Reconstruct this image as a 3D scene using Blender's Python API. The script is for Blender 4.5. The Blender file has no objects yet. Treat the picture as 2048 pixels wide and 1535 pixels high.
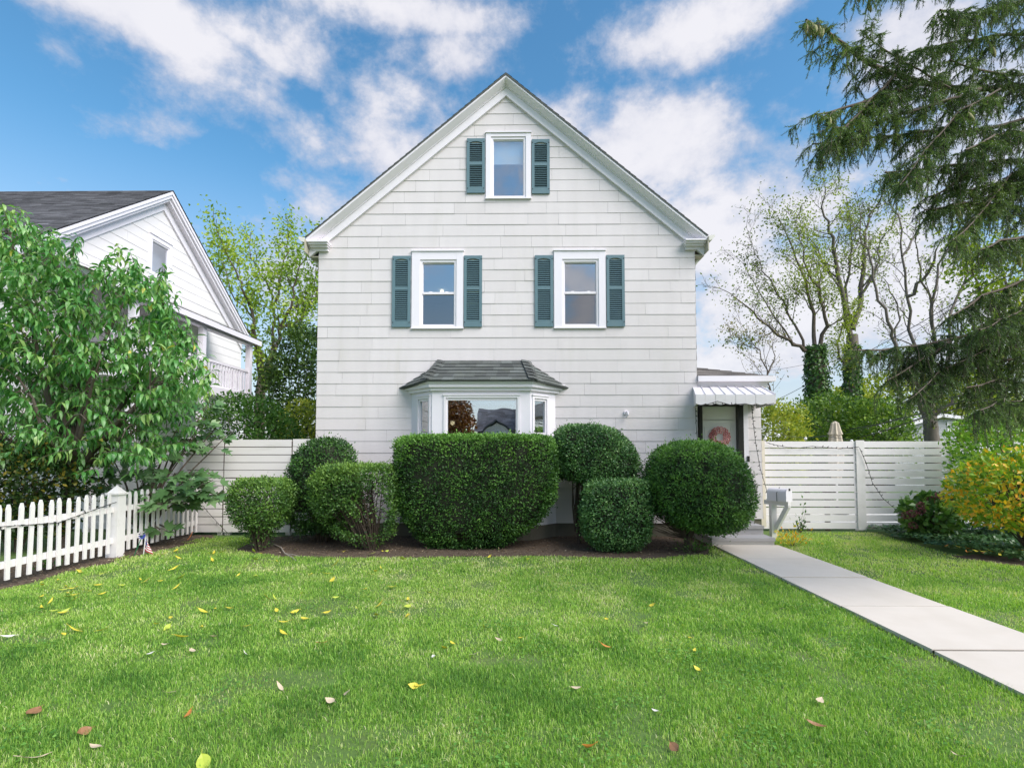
import bpy, math, random
import numpy as np
from mathutils import Vector, Matrix

# ------------------------------------------------------------------ basics
sc = bpy.context.scene
COL = sc.collection
rng = np.random.default_rng(7)
random.seed(7)
F_PX, CX, CY = 1050.0, 1024.0, 854.0
CAM_H = 1.65
PITCH, YAW = math.radians(2.6), math.radians(0.655)
HY = 10.24                       # plane of the front wall
CAM_R = Matrix.Rotation(YAW, 3, 'Z') @ Matrix.Rotation(math.radians(90) + PITCH, 3, 'X')

def ray(px, py):
    return CAM_R @ Vector(((px - CX) / F_PX, -(py - CY) / F_PX, -1.0))
def P(px, py, Y):                # point of the place at distance Y from the street side
    d = ray(px, py); t = Y / d.y
    return Vector((d.x * t, Y, CAM_H + d.z * t))
def PX(px, py, X):
    d = ray(px, py); t = X / d.x
    return Vector((X, d.y * t, CAM_H + d.z * t))
def G(px, py, z=0.0):
    d = ray(px, py); t = (z - CAM_H) / d.z
    return Vector((d.x * t, d.y * t, z))

# ------------------------------------------------------------------ materials
def nodes(m):
    m.use_nodes = True
    nt = m.node_tree; nt.nodes.clear()
    return nt, nt.nodes, nt.links
def rgb(c): return (c[0], c[1], c[2], 1.0)
MATS = {}
def mat(name, c, rough=0.6, var=0.12, vs=4.0, c2=None, c2s=1.2, c2lo=0.5, c2hi=0.75, c2amt=0.6, bump=0.0, bs=60.0,
        metal=0.0, spec=0.5, tint=None, stretch=None, emit=None):
    m = bpy.data.materials.new(name); nt, N, L = nodes(m)
    out = N.new('ShaderNodeOutputMaterial'); b = N.new('ShaderNodeBsdfPrincipled')
    L.new(b.outputs[0], out.inputs[0])
    tc = N.new('ShaderNodeTexCoord'); mp = N.new('ShaderNodeMapping')
    L.new(tc.outputs['Object'], mp.inputs[0])
    if stretch: mp.inputs['Scale'].default_value = stretch
    nz = N.new('ShaderNodeTexNoise'); nz.inputs['Scale'].default_value = vs; nz.inputs['Detail'].default_value = 5
    L.new(mp.outputs[0], nz.inputs['Vector'])
    hs = N.new('ShaderNodeMixRGB'); hs.blend_type = 'MIX'
    hs.inputs[1].default_value = rgb([x * (1 - var) for x in c]); hs.inputs[2].default_value = rgb([min(1, x * (1 + var)) for x in c])
    L.new(nz.outputs['Fac'], hs.inputs[0]); col = hs.outputs[0]
    if tint is not None:         # tint = list of colours picked by the face attribute
        at = N.new('ShaderNodeAttribute'); at.attribute_name = 'tint'
        rp = N.new('ShaderNodeValToRGB'); cr = rp.color_ramp
        while len(cr.elements) < len(tint): cr.elements.new(0.5)
        for i, t in enumerate(tint):
            cr.elements[i].position = i / (len(tint) - 1); cr.elements[i].color = rgb(t)
        L.new(at.outputs['Fac'], rp.inputs[0])
        mu = N.new('ShaderNodeMixRGB'); mu.blend_type = 'MULTIPLY'; mu.inputs[0].default_value = 1.0
        gy = N.new('ShaderNodeMapRange'); gy.inputs[1].default_value = 0.3; gy.inputs[2].default_value = 0.7
        gy.inputs[3].default_value = 1 - var; gy.inputs[4].default_value = 1 + var
        L.new(nz.outputs['Fac'], gy.inputs[0])
        L.new(rp.outputs[0], mu.inputs[1]); L.new(gy.outputs[0], mu.inputs[2]); col = mu.outputs[0]
    if c2 is not None:
        n2 = N.new('ShaderNodeTexNoise'); n2.inputs['Scale'].default_value = c2s; n2.inputs['Detail'].default_value = 6
        n2.inputs['Roughness'].default_value = 0.65
        L.new(mp.outputs[0], n2.inputs['Vector'])
        mr = N.new('ShaderNodeMapRange'); mr.inputs[1].default_value = c2lo; mr.inputs[2].default_value = c2hi
        mr.inputs[4].default_value = c2amt
        L.new(n2.outputs['Fac'], mr.inputs[0])
        mx = N.new('ShaderNodeMixRGB'); mx.inputs[2].default_value = rgb(c2)
        L.new(mr.outputs[0], mx.inputs[0]); L.new(col, mx.inputs[1]); col = mx.outputs[0]
    L.new(col, b.inputs['Base Color'])
    b.inputs['Roughness'].default_value = rough; b.inputs['Metallic'].default_value = metal
    b.inputs['Specular IOR Level'].default_value = spec
    if bump:
        nb = N.new('ShaderNodeTexNoise'); nb.inputs['Scale'].default_value = bs; nb.inputs['Detail'].default_value = 4
        L.new(mp.outputs[0], nb.inputs['Vector'])
        bp = N.new('ShaderNodeBump'); bp.inputs['Strength'].default_value = bump; bp.inputs['Distance'].default_value = 0.01
        L.new(nb.outputs['Fac'], bp.inputs['Height']); L.new(bp.outputs[0], b.inputs['Normal'])
    if emit:
        b.inputs['Emission Color'].default_value = rgb(emit[0]); b.inputs['Emission Strength'].default_value = emit[1]
    MATS[name] = m
    return m

def leafmat(name, cols, rough=0.45, trans=0.3, spec=0.4, tcol=None):
    m = bpy.data.materials.new(name); nt, N, L = nodes(m)
    out = N.new('ShaderNodeOutputMaterial'); b = N.new('ShaderNodeBsdfPrincipled')
    at = N.new('ShaderNodeAttribute'); at.attribute_name = 'tint'
    rp = N.new('ShaderNodeValToRGB'); cr = rp.color_ramp
    while len(cr.elements) < len(cols): cr.elements.new(0.5)
    for i, t in enumerate(cols):
        cr.elements[i].position = i / (len(cols) - 1); cr.elements[i].color = rgb(t)
    L.new(at.outputs['Fac'], rp.inputs[0])
    L.new(rp.outputs[0], b.inputs['Base Color'])
    b.inputs['Roughness'].default_value = rough; b.inputs['Specular IOR Level'].default_value = spec
    tr = N.new('ShaderNodeBsdfTranslucent')
    mu = N.new('ShaderNodeMixRGB'); mu.blend_type = 'MULTIPLY'; mu.inputs[0].default_value = 1
    mu.inputs[2].default_value = rgb(tcol or (1.5, 1.5, 0.7))
    L.new(rp.outputs[0], mu.inputs[1]); L.new(mu.outputs[0], tr.inputs[0])
    mx = N.new('ShaderNodeMixShader'); mx.inputs[0].default_value = trans
    L.new(b.outputs[0], mx.inputs[1]); L.new(tr.outputs[0], mx.inputs[2]); L.new(mx.outputs[0], out.inputs[0])
    MATS[name] = m
    return m

def glassmat(name, refl=0.16, tintc=(0.9, 0.95, 1.0)):
    m = bpy.data.materials.new(name); nt, N, L = nodes(m)
    out = N.new('ShaderNodeOutputMaterial')
    g = N.new('ShaderNodeBsdfGlossy'); g.inputs['Roughness'].default_value = 0.0; g.inputs[0].default_value = (1, 1, 1, 1)
    t = N.new('ShaderNodeBsdfTransparent'); t.inputs[0].default_value = rgb(tintc)
    nz = N.new('ShaderNodeTexNoise'); nz.inputs['Scale'].default_value = 2.2; nz.inputs['Detail'].default_value = 1
    tc = N.new('ShaderNodeTexCoord'); L.new(tc.outputs['Object'], nz.inputs['Vector'])
    bp = N.new('ShaderNodeBump'); bp.inputs['Strength'].default_value = 0.012; bp.inputs['Distance'].default_value = 0.1
    L.new(nz.outputs['Fac'], bp.inputs['Height']); L.new(bp.outputs[0], g.inputs['Normal'])
    mx = N.new('ShaderNodeMixShader'); mx.inputs[0].default_value = refl
    L.new(t.outputs[0], mx.inputs[1]); L.new(g.outputs[0], mx.inputs[2]); L.new(mx.outputs[0], out.inputs[0])
    MATS[name] = m
    return m

M_SIDING = mat('siding_paint', (0.70, 0.65, 0.655), 0.55, 0.03, 2.0, tint=[(0.690, 0.642, 0.645), (0.72, 0.672, 0.68)],
               c2=(0.52, 0.50, 0.42), c2s=1.1, c2lo=0.54, c2hi=0.82, c2amt=0.34, bump=0.12, bs=90, stretch=(2.4, 2.4, 0.45))
M_TRIM = mat('white_trim_paint', (0.85, 0.81, 0.865), 0.4, 0.025, 5, c2=(0.66, 0.62, 0.58), c2s=3, c2lo=0.62, c2hi=0.8, c2amt=0.3)
M_VINYL = mat('white_vinyl', (0.85, 0.81, 0.85), 0.35, 0.02, 5)
M_ROOF = mat('asphalt_shingle', (0.1, 0.1, 0.1), 0.9, 0.25, 60, tint=[(0.055, 0.06, 0.06), (0.10, 0.11, 0.105), (0.145, 0.16, 0.155)],
             c2=(0.12, 0.13, 0.09), c2s=4, c2amt=0.4, bump=0.4, bs=150)
M_ROOF2 = mat('dark_roof_shingle', (0.07, 0.07, 0.08), 0.9, 0.25, 40, tint=[(0.085, 0.08, 0.085), (0.14, 0.135, 0.145), (0.22, 0.215, 0.23)], bump=0.4, bs=120)
M_ROOF3 = mat('brown_roof_shingle', (0.1, 0.09, 0.08), 0.9, 0.25, 40, tint=[(0.09, 0.08, 0.075), (0.15, 0.135, 0.12), (0.20, 0.18, 0.165)], bump=0.4, bs=120)
M_SHUT = mat('teal_shutter_vinyl', (0.12, 0.205, 0.24), 0.45, 0.08, 6, c2=(0.15, 0.23, 0.25), c2s=5, c2amt=0.5)
M_DARK = mat('black_frame', (0.012, 0.011, 0.011), 0.4, 0.1)
M_FOUND = mat('foundation_concrete', (0.17, 0.155, 0.12), 0.9, 0.2, 6, c2=(0.07, 0.08, 0.05), c2s=3, c2amt=0.6, bump=0.4, bs=40)
M_CONC = mat('path_concrete', (0.645, 0.575, 0.50), 0.85, 0.05, 3, c2=(0.54, 0.47, 0.385), c2s=1.6, c2lo=0.45, c2hi=0.8, c2amt=0.55, bump=0.15, bs=140)
M_STEP = mat('grey_step_stone', (0.40, 0.385, 0.39), 0.85, 0.12, 5, c2=(0.26, 0.25, 0.25), c2s=2.5, c2amt=0.6, bump=0.3, bs=60, stretch=(1, 1, 3))
M_STEP2 = mat('pale_step_concrete', (0.55, 0.52, 0.49), 0.9, 0.1, 6, c2=(0.36, 0.34, 0.31), c2s=3, c2amt=0.5, bump=0.3, bs=70)
M_FENCE = mat('white_board_fence', (0.80, 0.76, 0.75), 0.6, 0.05, 3, c2=(0.48, 0.48, 0.38), c2s=2.0, c2lo=0.55, c2hi=0.8, c2amt=0.45, stretch=(0.5, 1, 2.5))
M_FENCE_R = mat('aged_white_board', (0.83, 0.79, 0.80), 0.6, 0.05, 3, c2=(0.62, 0.59, 0.52), c2s=2.0, c2lo=0.55, c2hi=0.8, c2amt=0.4, stretch=(0.4, 1, 3))
M_BEIGE = mat('beige_post', (0.70, 0.63, 0.52), 0.6, 0.08, 4)
M_PICKET = mat('picket_paint', (0.80, 0.765, 0.755), 0.5, 0.04, 6, c2=(0.5, 0.47, 0.40), c2s=5, c2lo=0.52, c2hi=0.8, c2amt=0.5)
M_BARK = mat('bark', (0.11, 0.085, 0.065), 0.9, 0.35, 12, c2=(0.19, 0.165, 0.14), c2s=5, c2amt=0.7, bump=0.8, bs=30, stretch=(1, 1, 0.3))
M_BARKG = mat('pale_grey_bark', (0.16, 0.135, 0.115), 0.9, 0.3, 8, c2=(0.09, 0.075, 0.062), c2s=3, c2amt=0.7, bump=0.8, bs=20, stretch=(1, 1, 0.3))
M_TWIG = mat('twig', (0.075, 0.055, 0.04), 0.9, 0.3, 10)
M_SOIL = mat('mulch_soil', (0.085, 0.058, 0.038), 0.95, 0.5, 25, c2=(0.22, 0.17, 0.12), c2s=38, c2lo=0.5, c2hi=0.7, c2amt=0.8, bump=1.0, bs=40)
M_LAWN = mat('lawn_soil', (0.09, 0.16, 0.03), 0.95, 0.35, 8, c2=(0.19, 0.19, 0.07), c2s=1.1, c2amt=0.6, bump=0.8, bs=40)
M_ROOM = mat('interior_plaster', (0.55, 0.58, 0.62), 0.9, 0.03)
M_ROOMD = mat('interior_dim_wall', (0.16, 0.12, 0.09), 0.9, 0.2, 2)
M_ROOMB = mat('interior_blue_wall', (0.10, 0.16, 0.24), 0.9, 0.05)
M_SHADE = mat('roller_shade', (0.72, 0.78, 0.78), 0.8, 0.03)
M_LAMP = mat('lamp_globe', (1, 0.9, 0.7), 0.4, 0, emit=((1.0, 0.80, 0.45), 1.6))
M_WIRE = mat('dark_wire', (0.02, 0.022, 0.02), 0.5, 0.2)
M_CABLE = mat('black_cable', (0.015, 0.015, 0.017), 0.5, 0.1)
M_BULB = mat('clear_bulb', (0.75, 0.75, 0.72), 0.2, 0.05)
M_GUTTER = mat('gutter_metal', (0.72, 0.70, 0.64), 0.4, 0.05, 4, c2=(0.5, 0.46, 0.33), c2s=4, c2amt=0.4)
M_SOFFIT = mat('beige_soffit', (0.45, 0.42, 0.33), 0.7, 0.06)
M_AWN = mat('awning_enamel', (0.82, 0.78, 0.80), 0.35, 0.03, 6, c2=(0.6, 0.57, 0.54), c2s=4, c2lo=0.6, c2hi=0.85, c2amt=0.4)
M_DOOR = mat('white_door_paint', (0.88, 0.87, 0.87), 0.35, 0.03)
M_GREY = mat('grey_lap_siding', (0.40, 0.41, 0.43), 0.7, 0.05, 4)
M_NB = mat('neighbour_paint', (0.84, 0.80, 0.80), 0.55, 0.02, 3)
M_CANVAS = mat('beige_canvas', (0.52, 0.45, 0.35), 0.8, 0.12, 8)
M_PINK = mat('pink_wreath', (0.5, 0.2, 0.18), 0.7, 0.15, 30, tint=[(0.26, 0.05, 0.06), (0.62, 0.22, 0.22), (0.80, 0.48, 0.46)])
M_RED = mat('flag_red', (0.45, 0.03, 0.04), 0.7, 0.08)
M_WHITE = mat('flag_white', (0.78, 0.78, 0.78), 0.7, 0.04)
M_BLUE = mat('flag_blue', (0.03, 0.05, 0.32), 0.6, 0.1)
M_GREENS = mat('green_stake', (0.02, 0.16, 0.07), 0.5, 0.1)
M_ORANGE = mat('orange_cord', (0.42, 0.13, 0.03), 0.5, 0.1)
M_PATIO = mat('patio_concrete', (0.62, 0.60, 0.57), 0.9, 0.1, 2)
M_CONE = mat('spruce_cone', (0.26, 0.25, 0.10), 0.7, 0.3, 40, c2=(0.16, 0.12, 0.05), c2s=25, c2amt=0.6, bump=0.8, bs=60)
M_LITTER = mat('fallen_leaf', (0.4, 0.3, 0.1), 0.6, 0.15, 20)
GLASS = glassmat('window_glass', 0.30)
GLASS_BAY = glassmat('bay_glass', 0.60)
GLASS_SCR = glassmat('screened_glass', 0.2, (0.55, 0.58, 0.62))

# ------------------------------------------------------------------ mesh builder
class MB:
    def __init__(s): s.v = []; s.f = []; s.t = []; s.m = []
    def add(s, vs, fs, tint=0.5, mi=0):
        b = len(s.v); s.v.extend([tuple(v) for v in vs])
        for f in fs:
            s.f.append([b + i for i in f]); s.t.append(tint); s.m.append(mi)
    def box(s, x0, x1, y0, y1, z0, z1, tint=0.5, mi=0):
        vs = [(x0, y0, z0), (x1, y0, z0), (x1, y1, z0), (x0, y1, z0), (x0, y0, z1), (x1, y0, z1), (x1, y1, z1), (x0, y1, z1)]
        s.add(vs, BOXF, tint, mi)
    def fb(s, F, u0, u1, n0, n1, z0, z1, tint=0.5, mi=0):   # box in a wall frame: along u, outward n
        O, u, n = F
        vs = []
        for z in (z0, z1):
            for a, b in ((u0, n1), (u1, n1), (u1, n0), (u0, n0)):
                p = O + u * a + n * b; vs.append((p.x, p.y, p.z + z))
        s.add(vs, BOXF, tint, mi)
    def bar(s, a, b, w, h, tint=0.5, mi=0, up=(0, 0, 1)):   # rectangular bar from a to b
        a, b = Vector(a), Vector(b); d = (b - a).normalized()
        sx = d.cross(Vector(up)); sx = sx.normalized() if sx.length > 1e-4 else Vector((1, 0, 0)); sz = sx.cross(d)
        vs = []
        for p in (a, b):
            for i, j in ((-1, -1), (1, -1), (1, 1), (-1, 1)):
                vs.append(p + sx * (i * w / 2) + sz * (j * h / 2))
        s.add(vs, [(0, 3, 2, 1), (4, 5, 6, 7), (0, 1, 5, 4), (1, 2, 6, 5), (2, 3, 7, 6), (3, 0, 4, 7)], tint, mi)
    def tube(s, pts, rad, n=6, tint=0.5, mi=0, caps=True):
        pts = [Vector(p) for p in pts]
        if not hasattr(rad, '__len__'): rad = [rad] * len(pts)
        vs = []; ref = None
        for i, p in enumerate(pts):
            d = (pts[min(i + 1, len(pts) - 1)] - pts[max(i - 1, 0)])
            d = d.normalized() if d.length > 1e-7 else Vector((0, 0, 1))
            if ref is None: ref = Vector((1, 0, 0)) if abs(d.x) < 0.8 else Vector((0, 1, 0))
            a = (ref - d * ref.dot(d)).normalized(); ref = a; b = d.cross(a)
            for k in range(n):
                th = 2 * math.pi * k / n
                vs.append(p + (a * math.cos(th) + b * math.sin(th)) * rad[i])
        fs = []
        for i in range(len(pts) - 1):
            for k in range(n):
                k2 = (k + 1) % n
                fs.append((i * n + k, i * n + k2, (i + 1) * n + k2, (i + 1) * n + k))
        if caps: fs.append(tuple(range(n - 1, -1, -1))); fs.append(tuple((len(pts) - 1) * n + k for k in range(n)))
        s.add(vs, fs, tint, mi)
    def lathe(s, c, prof, n=16, tint=0.5, mi=0):
        vs = []; fs = []
        for r, z in prof:
            for k in range(n):
                th = 2 * math.pi * k / n; vs.append((c[0] + r * math.cos(th), c[1] + r * math.sin(th), c[2] + z))
        for i in range(len(prof) - 1):
            for k in range(n):
                k2 = (k + 1) % n; fs.append((i * n + k, i * n + k2, (i + 1) * n + k2, (i + 1) * n + k))
        s.add(vs, fs, tint, mi)
    def poly(s, pts, thick, axis, tint=0.5, mi=0):           # extruded polygon along a vector
        a = Vector(axis).normalized() * thick; n = len(pts)
        vs = [Vector(p) for p in pts] + [Vector(p) + a for p in pts]
        fs = [tuple(range(n)), tuple(range(2 * n - 1, n - 1, -1))]
        for i in range(n): fs.append((i, i + n, (i + 1) % n + n, (i + 1) % n))
        s.add(vs, fs, tint, mi)
    def build(s, name, material, parent=None, smooth=False):
        me = bpy.data.meshes.new(name)
        org = origin(parent)
        me.from_pydata([(v[0] - org[0], v[1] - org[1], v[2] - org[2]) for v in s.v], [], s.f)
        for m in (material if isinstance(material, (list, tuple)) else [material]): me.materials.append(m)
        a = me.attributes.new('tint', 'FLOAT', 'FACE'); a.data.foreach_set('value', np.array(s.t, dtype=np.float32))
        me.polygons.foreach_set('material_index', np.array(s.m, dtype=np.int32))
        if smooth: me.polygons.foreach_set('use_smooth', np.ones(len(s.f), dtype=bool))
        me.update()
        return link(name, me, parent)
BOXF = [(0, 3, 2, 1), (4, 5, 6, 7), (0, 1, 5, 4), (1, 2, 6, 5), (2, 3, 7, 6), (3, 0, 4, 7)]

def origin(o):
    x = Vector((0, 0, 0))
    while o is not None: x = x + o.location; o = o.parent
    return x
def link(name, data, parent):
    o = bpy.data.objects.new(name, data); COL.objects.link(o)
    if parent is not None: o.parent = parent
    return o
def tag(o, label=None, cat=None, group=None, kind=None):
    if label: o['label'] = label
    if cat: o['category'] = cat
    if group: o['group'] = group
    if kind: o['kind'] = kind
    return o
def thing(name, label, cat, loc=(0, 0, 0), group=None):
    o = bpy.data.objects.new(name, None); COL.objects.link(o); o.location = loc; o.empty_display_size = 0.2
    return tag(o, label, cat, group)

def np_mesh(name, V, faces, material, parent=None, tint=None, smooth=False):
    org = origin(parent)
    V = np.asarray(V, dtype=np.float32) - np.array(org, dtype=np.float32)
    me = bpy.data.meshes.new(name)
    me.vertices.add(len(V)); me.vertices.foreach_set('co', V.ravel())
    tot = sum(f.size for f in faces); np_ = sum(len(f) for f in faces)
    me.loops.add(tot); me.polygons.add(np_)
    me.loops.foreach_set('vertex_index', np.concatenate([f.ravel() for f in faces]).astype(np.int32))
    counts = np.concatenate([np.full(len(f), f.shape[1]) for f in faces])
    starts = np.concatenate([[0], np.cumsum(counts)[:-1]]).astype(np.int32)
    me.polygons.foreach_set('loop_start', starts)
    me.materials.append(material)
    if tint is not None:
        a = me.attributes.new('tint', 'FLOAT', 'FACE'); a.data.foreach_set('value', np.asarray(tint, dtype=np.float32))
    if smooth: me.polygons.foreach_set('use_smooth', np.ones(np_, dtype=bool))
    me.update(calc_edges=True)
    return link(name, me, parent)

def unit(a): return a / np.maximum(np.linalg.norm(a, axis=1, keepdims=True), 1e-9)
def rand_dir(n, r=None):
    return unit((r or rng).normal(size=(n, 3)))

def leaf_geo(pos, axis, nrm, L, W, kind='oval', bend=0.25, fold=0.15):
    n = len(pos); axis = unit(axis); side = unit(np.cross(axis, nrm)); nr = np.cross(side, axis)
    L = np.broadcast_to(L, (n,))[:, None]; W = np.broadcast_to(W, (n,))[:, None]
    if kind == 'oval':
        V = np.stack([pos, pos + axis * L * .5 + side * W * .5 + nr * W * fold, pos + axis * L, pos + axis * L * .5 - side * W * .5 + nr * W * fold], 1)
        b = np.arange(n)[:, None] * 4
        fs = [np.concatenate([b + [0, 1, 2], b + [0, 2, 3]], 0)]
        return V.reshape(-1, 3), fs, 2
    if kind == 'lance':
        c1 = pos + axis * L * .33 + nr * L * bend * .10; c2 = pos + axis * L * .68 - nr * L * bend * .12; tip = pos + axis * L * .97 - nr * L * bend * .7
        V = np.stack([pos, c1 + side * W * .48 + nr * W * fold, c1 - side * W * .48 + nr * W * fold, c2 + side * W * .40 + nr * W * fold,
                      c2 - side * W * .40 + nr * W * fold, tip, c1, c2], 1)
        b = np.arange(n)[:, None] * 8
        return V.reshape(-1, 3), [np.concatenate([b + [0, 1, 6], b + [0, 6, 2], b + [3, 5, 7], b + [7, 5, 4]], 0),
                                  np.concatenate([b + [1, 3, 7, 6], b + [6, 7, 4, 2]], 0)], 6
    if kind == 'palm':           # lobed leaf
        out = [(0, 0), (-.28, .02), (-.52, .30), (-.26, .36), (-.50, .72), (-.17, .60), (0, 1.0), (.17, .60), (.50, .72), (.26, .36), (.52, .30), (.28, .02)]
        V = []
        for (a, c) in out:
            V.append(pos + axis * L * c + side * W * a + nr * (W * fold * abs(a) * 2 - L * bend * c * c * .6))
        V.append(pos + axis * L * .38)
        V = np.stack(V, 1); k = len(out); b = np.arange(n)[:, None] * (k + 1)
        return V.reshape(-1, 3), [np.concatenate([b + [i, (i + 1) % k, k] for i in range(k)], 0)], k
def leaves(name, pos, axis, nrm, L, W, material, parent, tint, kind='oval', bend=0.25, fold=0.15, smooth=False):
    V, fs, nf = leaf_geo(np.asarray(pos), np.asarray(axis), np.asarray(nrm), L, W, kind, bend, fold)
    n = len(pos)
    t = np.tile(np.broadcast_to(tint, (n,)), nf)
    return np_mesh(name, V, fs, material, parent, t, smooth)

_lat = np.random.default_rng(3).random((64, 64, 64)).astype(np.float32)
def vnoise(p):                   # value noise in 3D, 0..1
    p = np.asarray(p, dtype=np.float64); i = np.floor(p).astype(int); f = p - i; f = f * f * (3 - 2 * f); i &= 63; j = (i + 1) & 63
    x0, y0, z0 = i.T; x1, y1, z1 = j.T; fx, fy, fz = f.T
    def l(a, b, t): return a + (b - a) * t
    return l(l(l(_lat[x0, y0, z0], _lat[x1, y0, z0], fx), l(_lat[x0, y1, z0], _lat[x1, y1, z0], fx), fy),
             l(l(_lat[x0, y0, z1], _lat[x1, y0, z1], fx), l(_lat[x0, y1, z1], _lat[x1, y1, z1], fx), fy), fz)
def fbm(p, o=3):
    s = 0; a = 1; tot = 0; p = np.asarray(p, dtype=np.float64)
    for k in range(o): s = s + a * vnoise(p * 2 ** k + 17.3 * k); tot += a; a *= .5
    return s / tot

# ------------------------------------------------------------------ walls
def siding(mb, F, z0, z1, e, xl, xr, holes=(), r=None, joint=1.22, lip=0.0105):
    r = r or random.Random(5); O, u, n = F
    def pt(a, d, z): p = O + u * a + n * d; return (p.x, p.y, p.z + z)
    k = 0; zb = z0
    while zb < z1 - 1e-4:
        zt = min(zb + e, z1)
        brk = sorted({zb, zt} | {h for H in holes for h in H[2:] if zb < h < zt})
        js = []; x = min(xl(zb), xl(zt)) + r.uniform(0.1, joint)
        while x < xr(zb): js.append(x); x += joint * r.choice((.5, 1, 1, 1.0))
        lo, hi = min(xl(zb), xl(zt)) - .01, max(xr(zb), xr(zt)) + .01
        edges = [lo] + js + [hi]
        wob = r.uniform(-.002, .002)
        for a, b in zip(edges[:-1], edges[1:]):
            tint = r.random(); lp = lip + r.uniform(-.002, .003)
            for s0, s1 in zip(brk[:-1], brk[1:]):
                segs = [(a + .0012, b - .0012)]
                for H in holes:
                    if H[2] < s1 - 1e-5 and H[3] > s0 + 1e-5:
                        ns = []
                        for (p, q) in segs:
                            if H[1] <= p or H[0] >= q: ns.append((p, q)); continue
                            if p < H[0]: ns.append((p, H[0]))
                            if q > H[1]: ns.append((H[1], q))
                        segs = ns
                d0 = lp + (.003 - lp) * (s0 - zb) / e; d1 = lp + (.003 - lp) * (s1 - zb) / e
                for p, q in segs:
                    b0, b1 = max(p, xl(s0)), min(q, xr(s0)); t0, t1 = max(p, xl(s1)), min(q, xr(s1))
                    if b1 - b0 < 1e-4 and t1 - t0 < 1e-4: continue
                    if b1 < b0: b0 = b1 = (b0 + b1) / 2
                    if t1 < t0: t0 = t1 = (t0 + t1) / 2
                    g = wob if s0 == zb else 0
                    vs = [pt(b0, d0, s0 + g), pt(b1, d0, s0 + g), pt(t1, d1, s1), pt(t0, d1, s1)]
                    fs = [(0, 1, 2, 3)]
                    if s0 == zb:
                        vs += [pt(b0, -.01, s0 + g), pt(b1, -.01, s0 + g)]; fs.append((4, 5, 1, 0))
                    mb.add(vs, fs, tint)
        zb = zt; k += 1

def shingles(mb, A, B, C, D, n, tab=0.3, r=None, lip=0.009):   # A-B lower edge, D-C upper edge
    r = r or random.Random(9)
    A, B, C, D = map(Vector, (A, B, C, D)); nr = (B - A).cross(D - A).normalized()
    for i in range(n):
        t0, t1 = i / n, (i + 1) / n
        a, b = A.lerp(D, t0), B.lerp(C, t0); c, d = B.lerp(C, t1), A.lerp(D, t1)
        m = max(1, round((b - a).length / tab)); off = r.random()
        cuts = [0] + [min(1, max(0, (k + off) / m + r.uniform(-.25, .25) / m)) for k in range(m)] + [1]
        cuts.sort()
        for s0, s1 in zip(cuts[:-1], cuts[1:]):
            if s1 - s0 < 1e-4: continue
            p0, p1, q1, q0 = a.lerp(b, s0), a.lerp(b, s1), d.lerp(c, s1), d.lerp(c, s0)
            l = nr * (lip + r.uniform(0, .004)); k = nr * .002; dz = (q0 - p0) * r.uniform(-.05, .02)
            mb.add([p0 + l + dz, p1 + l + dz, q1 + k, q0 + k, p0 + dz, p1 + dz], [(0, 1, 2, 3), (4, 5, 1, 0)], min(1, max(0, r.gauss(.5, .25))))

def window(house, F, u0, u1, z0, z1, cas, glass_u, zs, sashw=.035, name='window', cap=True, screened=True, gl=None):
    """casing outer u0..u1,z0..z1; glass_u=(g0,g1); zs=list of (zlo,zhi) panes from bottom"""
    m = MB(); g0, g1 = glass_u; so0, so1 = g0 - sashw * 1.6, g1 + sashw * 1.6
    zlo, zhi = zs[0][0] - sashw * 1.6, zs[-1][1] + sashw * 1.9
    m.fb(F, u0, so0, -.02, .034, z0, z1); m.fb(F, so1, u1, -.02, .034, z0, z1)
    m.fb(F, so0, so1, -.02, .032, zhi, z1); m.fb(F, so0, so1, -.02, .032, z0, zlo)
    if cap:
        m.fb(F, u0 - .012, u1 + .012, -.01, .055, z1, z1 + .022)
        m.fb(F, u0 - .008, u1 + .008, -.01, .05, z0 - .02, z0)
    w = m.build(name, M_TRIM, house)
    s = MB()                                                     # sash
    s.fb(F, so0, g0 - .012, -.05, .012, zlo, zhi); s.fb(F, g1 + .012, so1, -.05, .012, zlo, zhi)
    s.fb(F, g0 - .012, g1 + .012, -.05, .012, zs[-1][1] + .018, zhi); s.fb(F, g0 - .012, g1 + .012, -.05, .012, zlo, zs[0][0] - .012)
    for a, b in ((g0 - .012, g0), (g1, g1 + .012)): s.fb(F, a, b, -.06, -.012, zs[0][0] - .012, zs[-1][1] + .018)
    s.fb(F, g0, g1, -.06, -.012, zs[-1][1], zs[-1][1] + .018); s.fb(F, g0, g1, -.06, -.012, zs[0][0] - .012, zs[0][0])
    if len(zs) == 2:
        s.fb(F, g0, g1, -.06, .004, zs[0][1], zs[1][0])
        for t in (.2, .72): s.fb(F, g0 + (g1 - g0) * t, g0 + (g1 - g0) * t + .06, -.03, -.005, zs[1][0], zs[1][0] + .014)
    s.build('sash', M_VINYL, w)
    for i, (a, b) in enumerate(zs):
        p = MB(); dn = -.03 if i == 0 else -.045
        p.fb(F, g0, g1, dn - .004, dn, a, b)
        p.build('pane', gl or (GLASS_SCR if (i == 0 and screened and len(zs) == 2) else GLASS), w)
    return w

FH = (Vector((0, HY, 0)), Vector((1, 0, 0)), Vector((0, -1, 0)))
def hx(px): return P(px, 700, HY).x
def hz(py): return P(1015, py, HY).z

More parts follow.
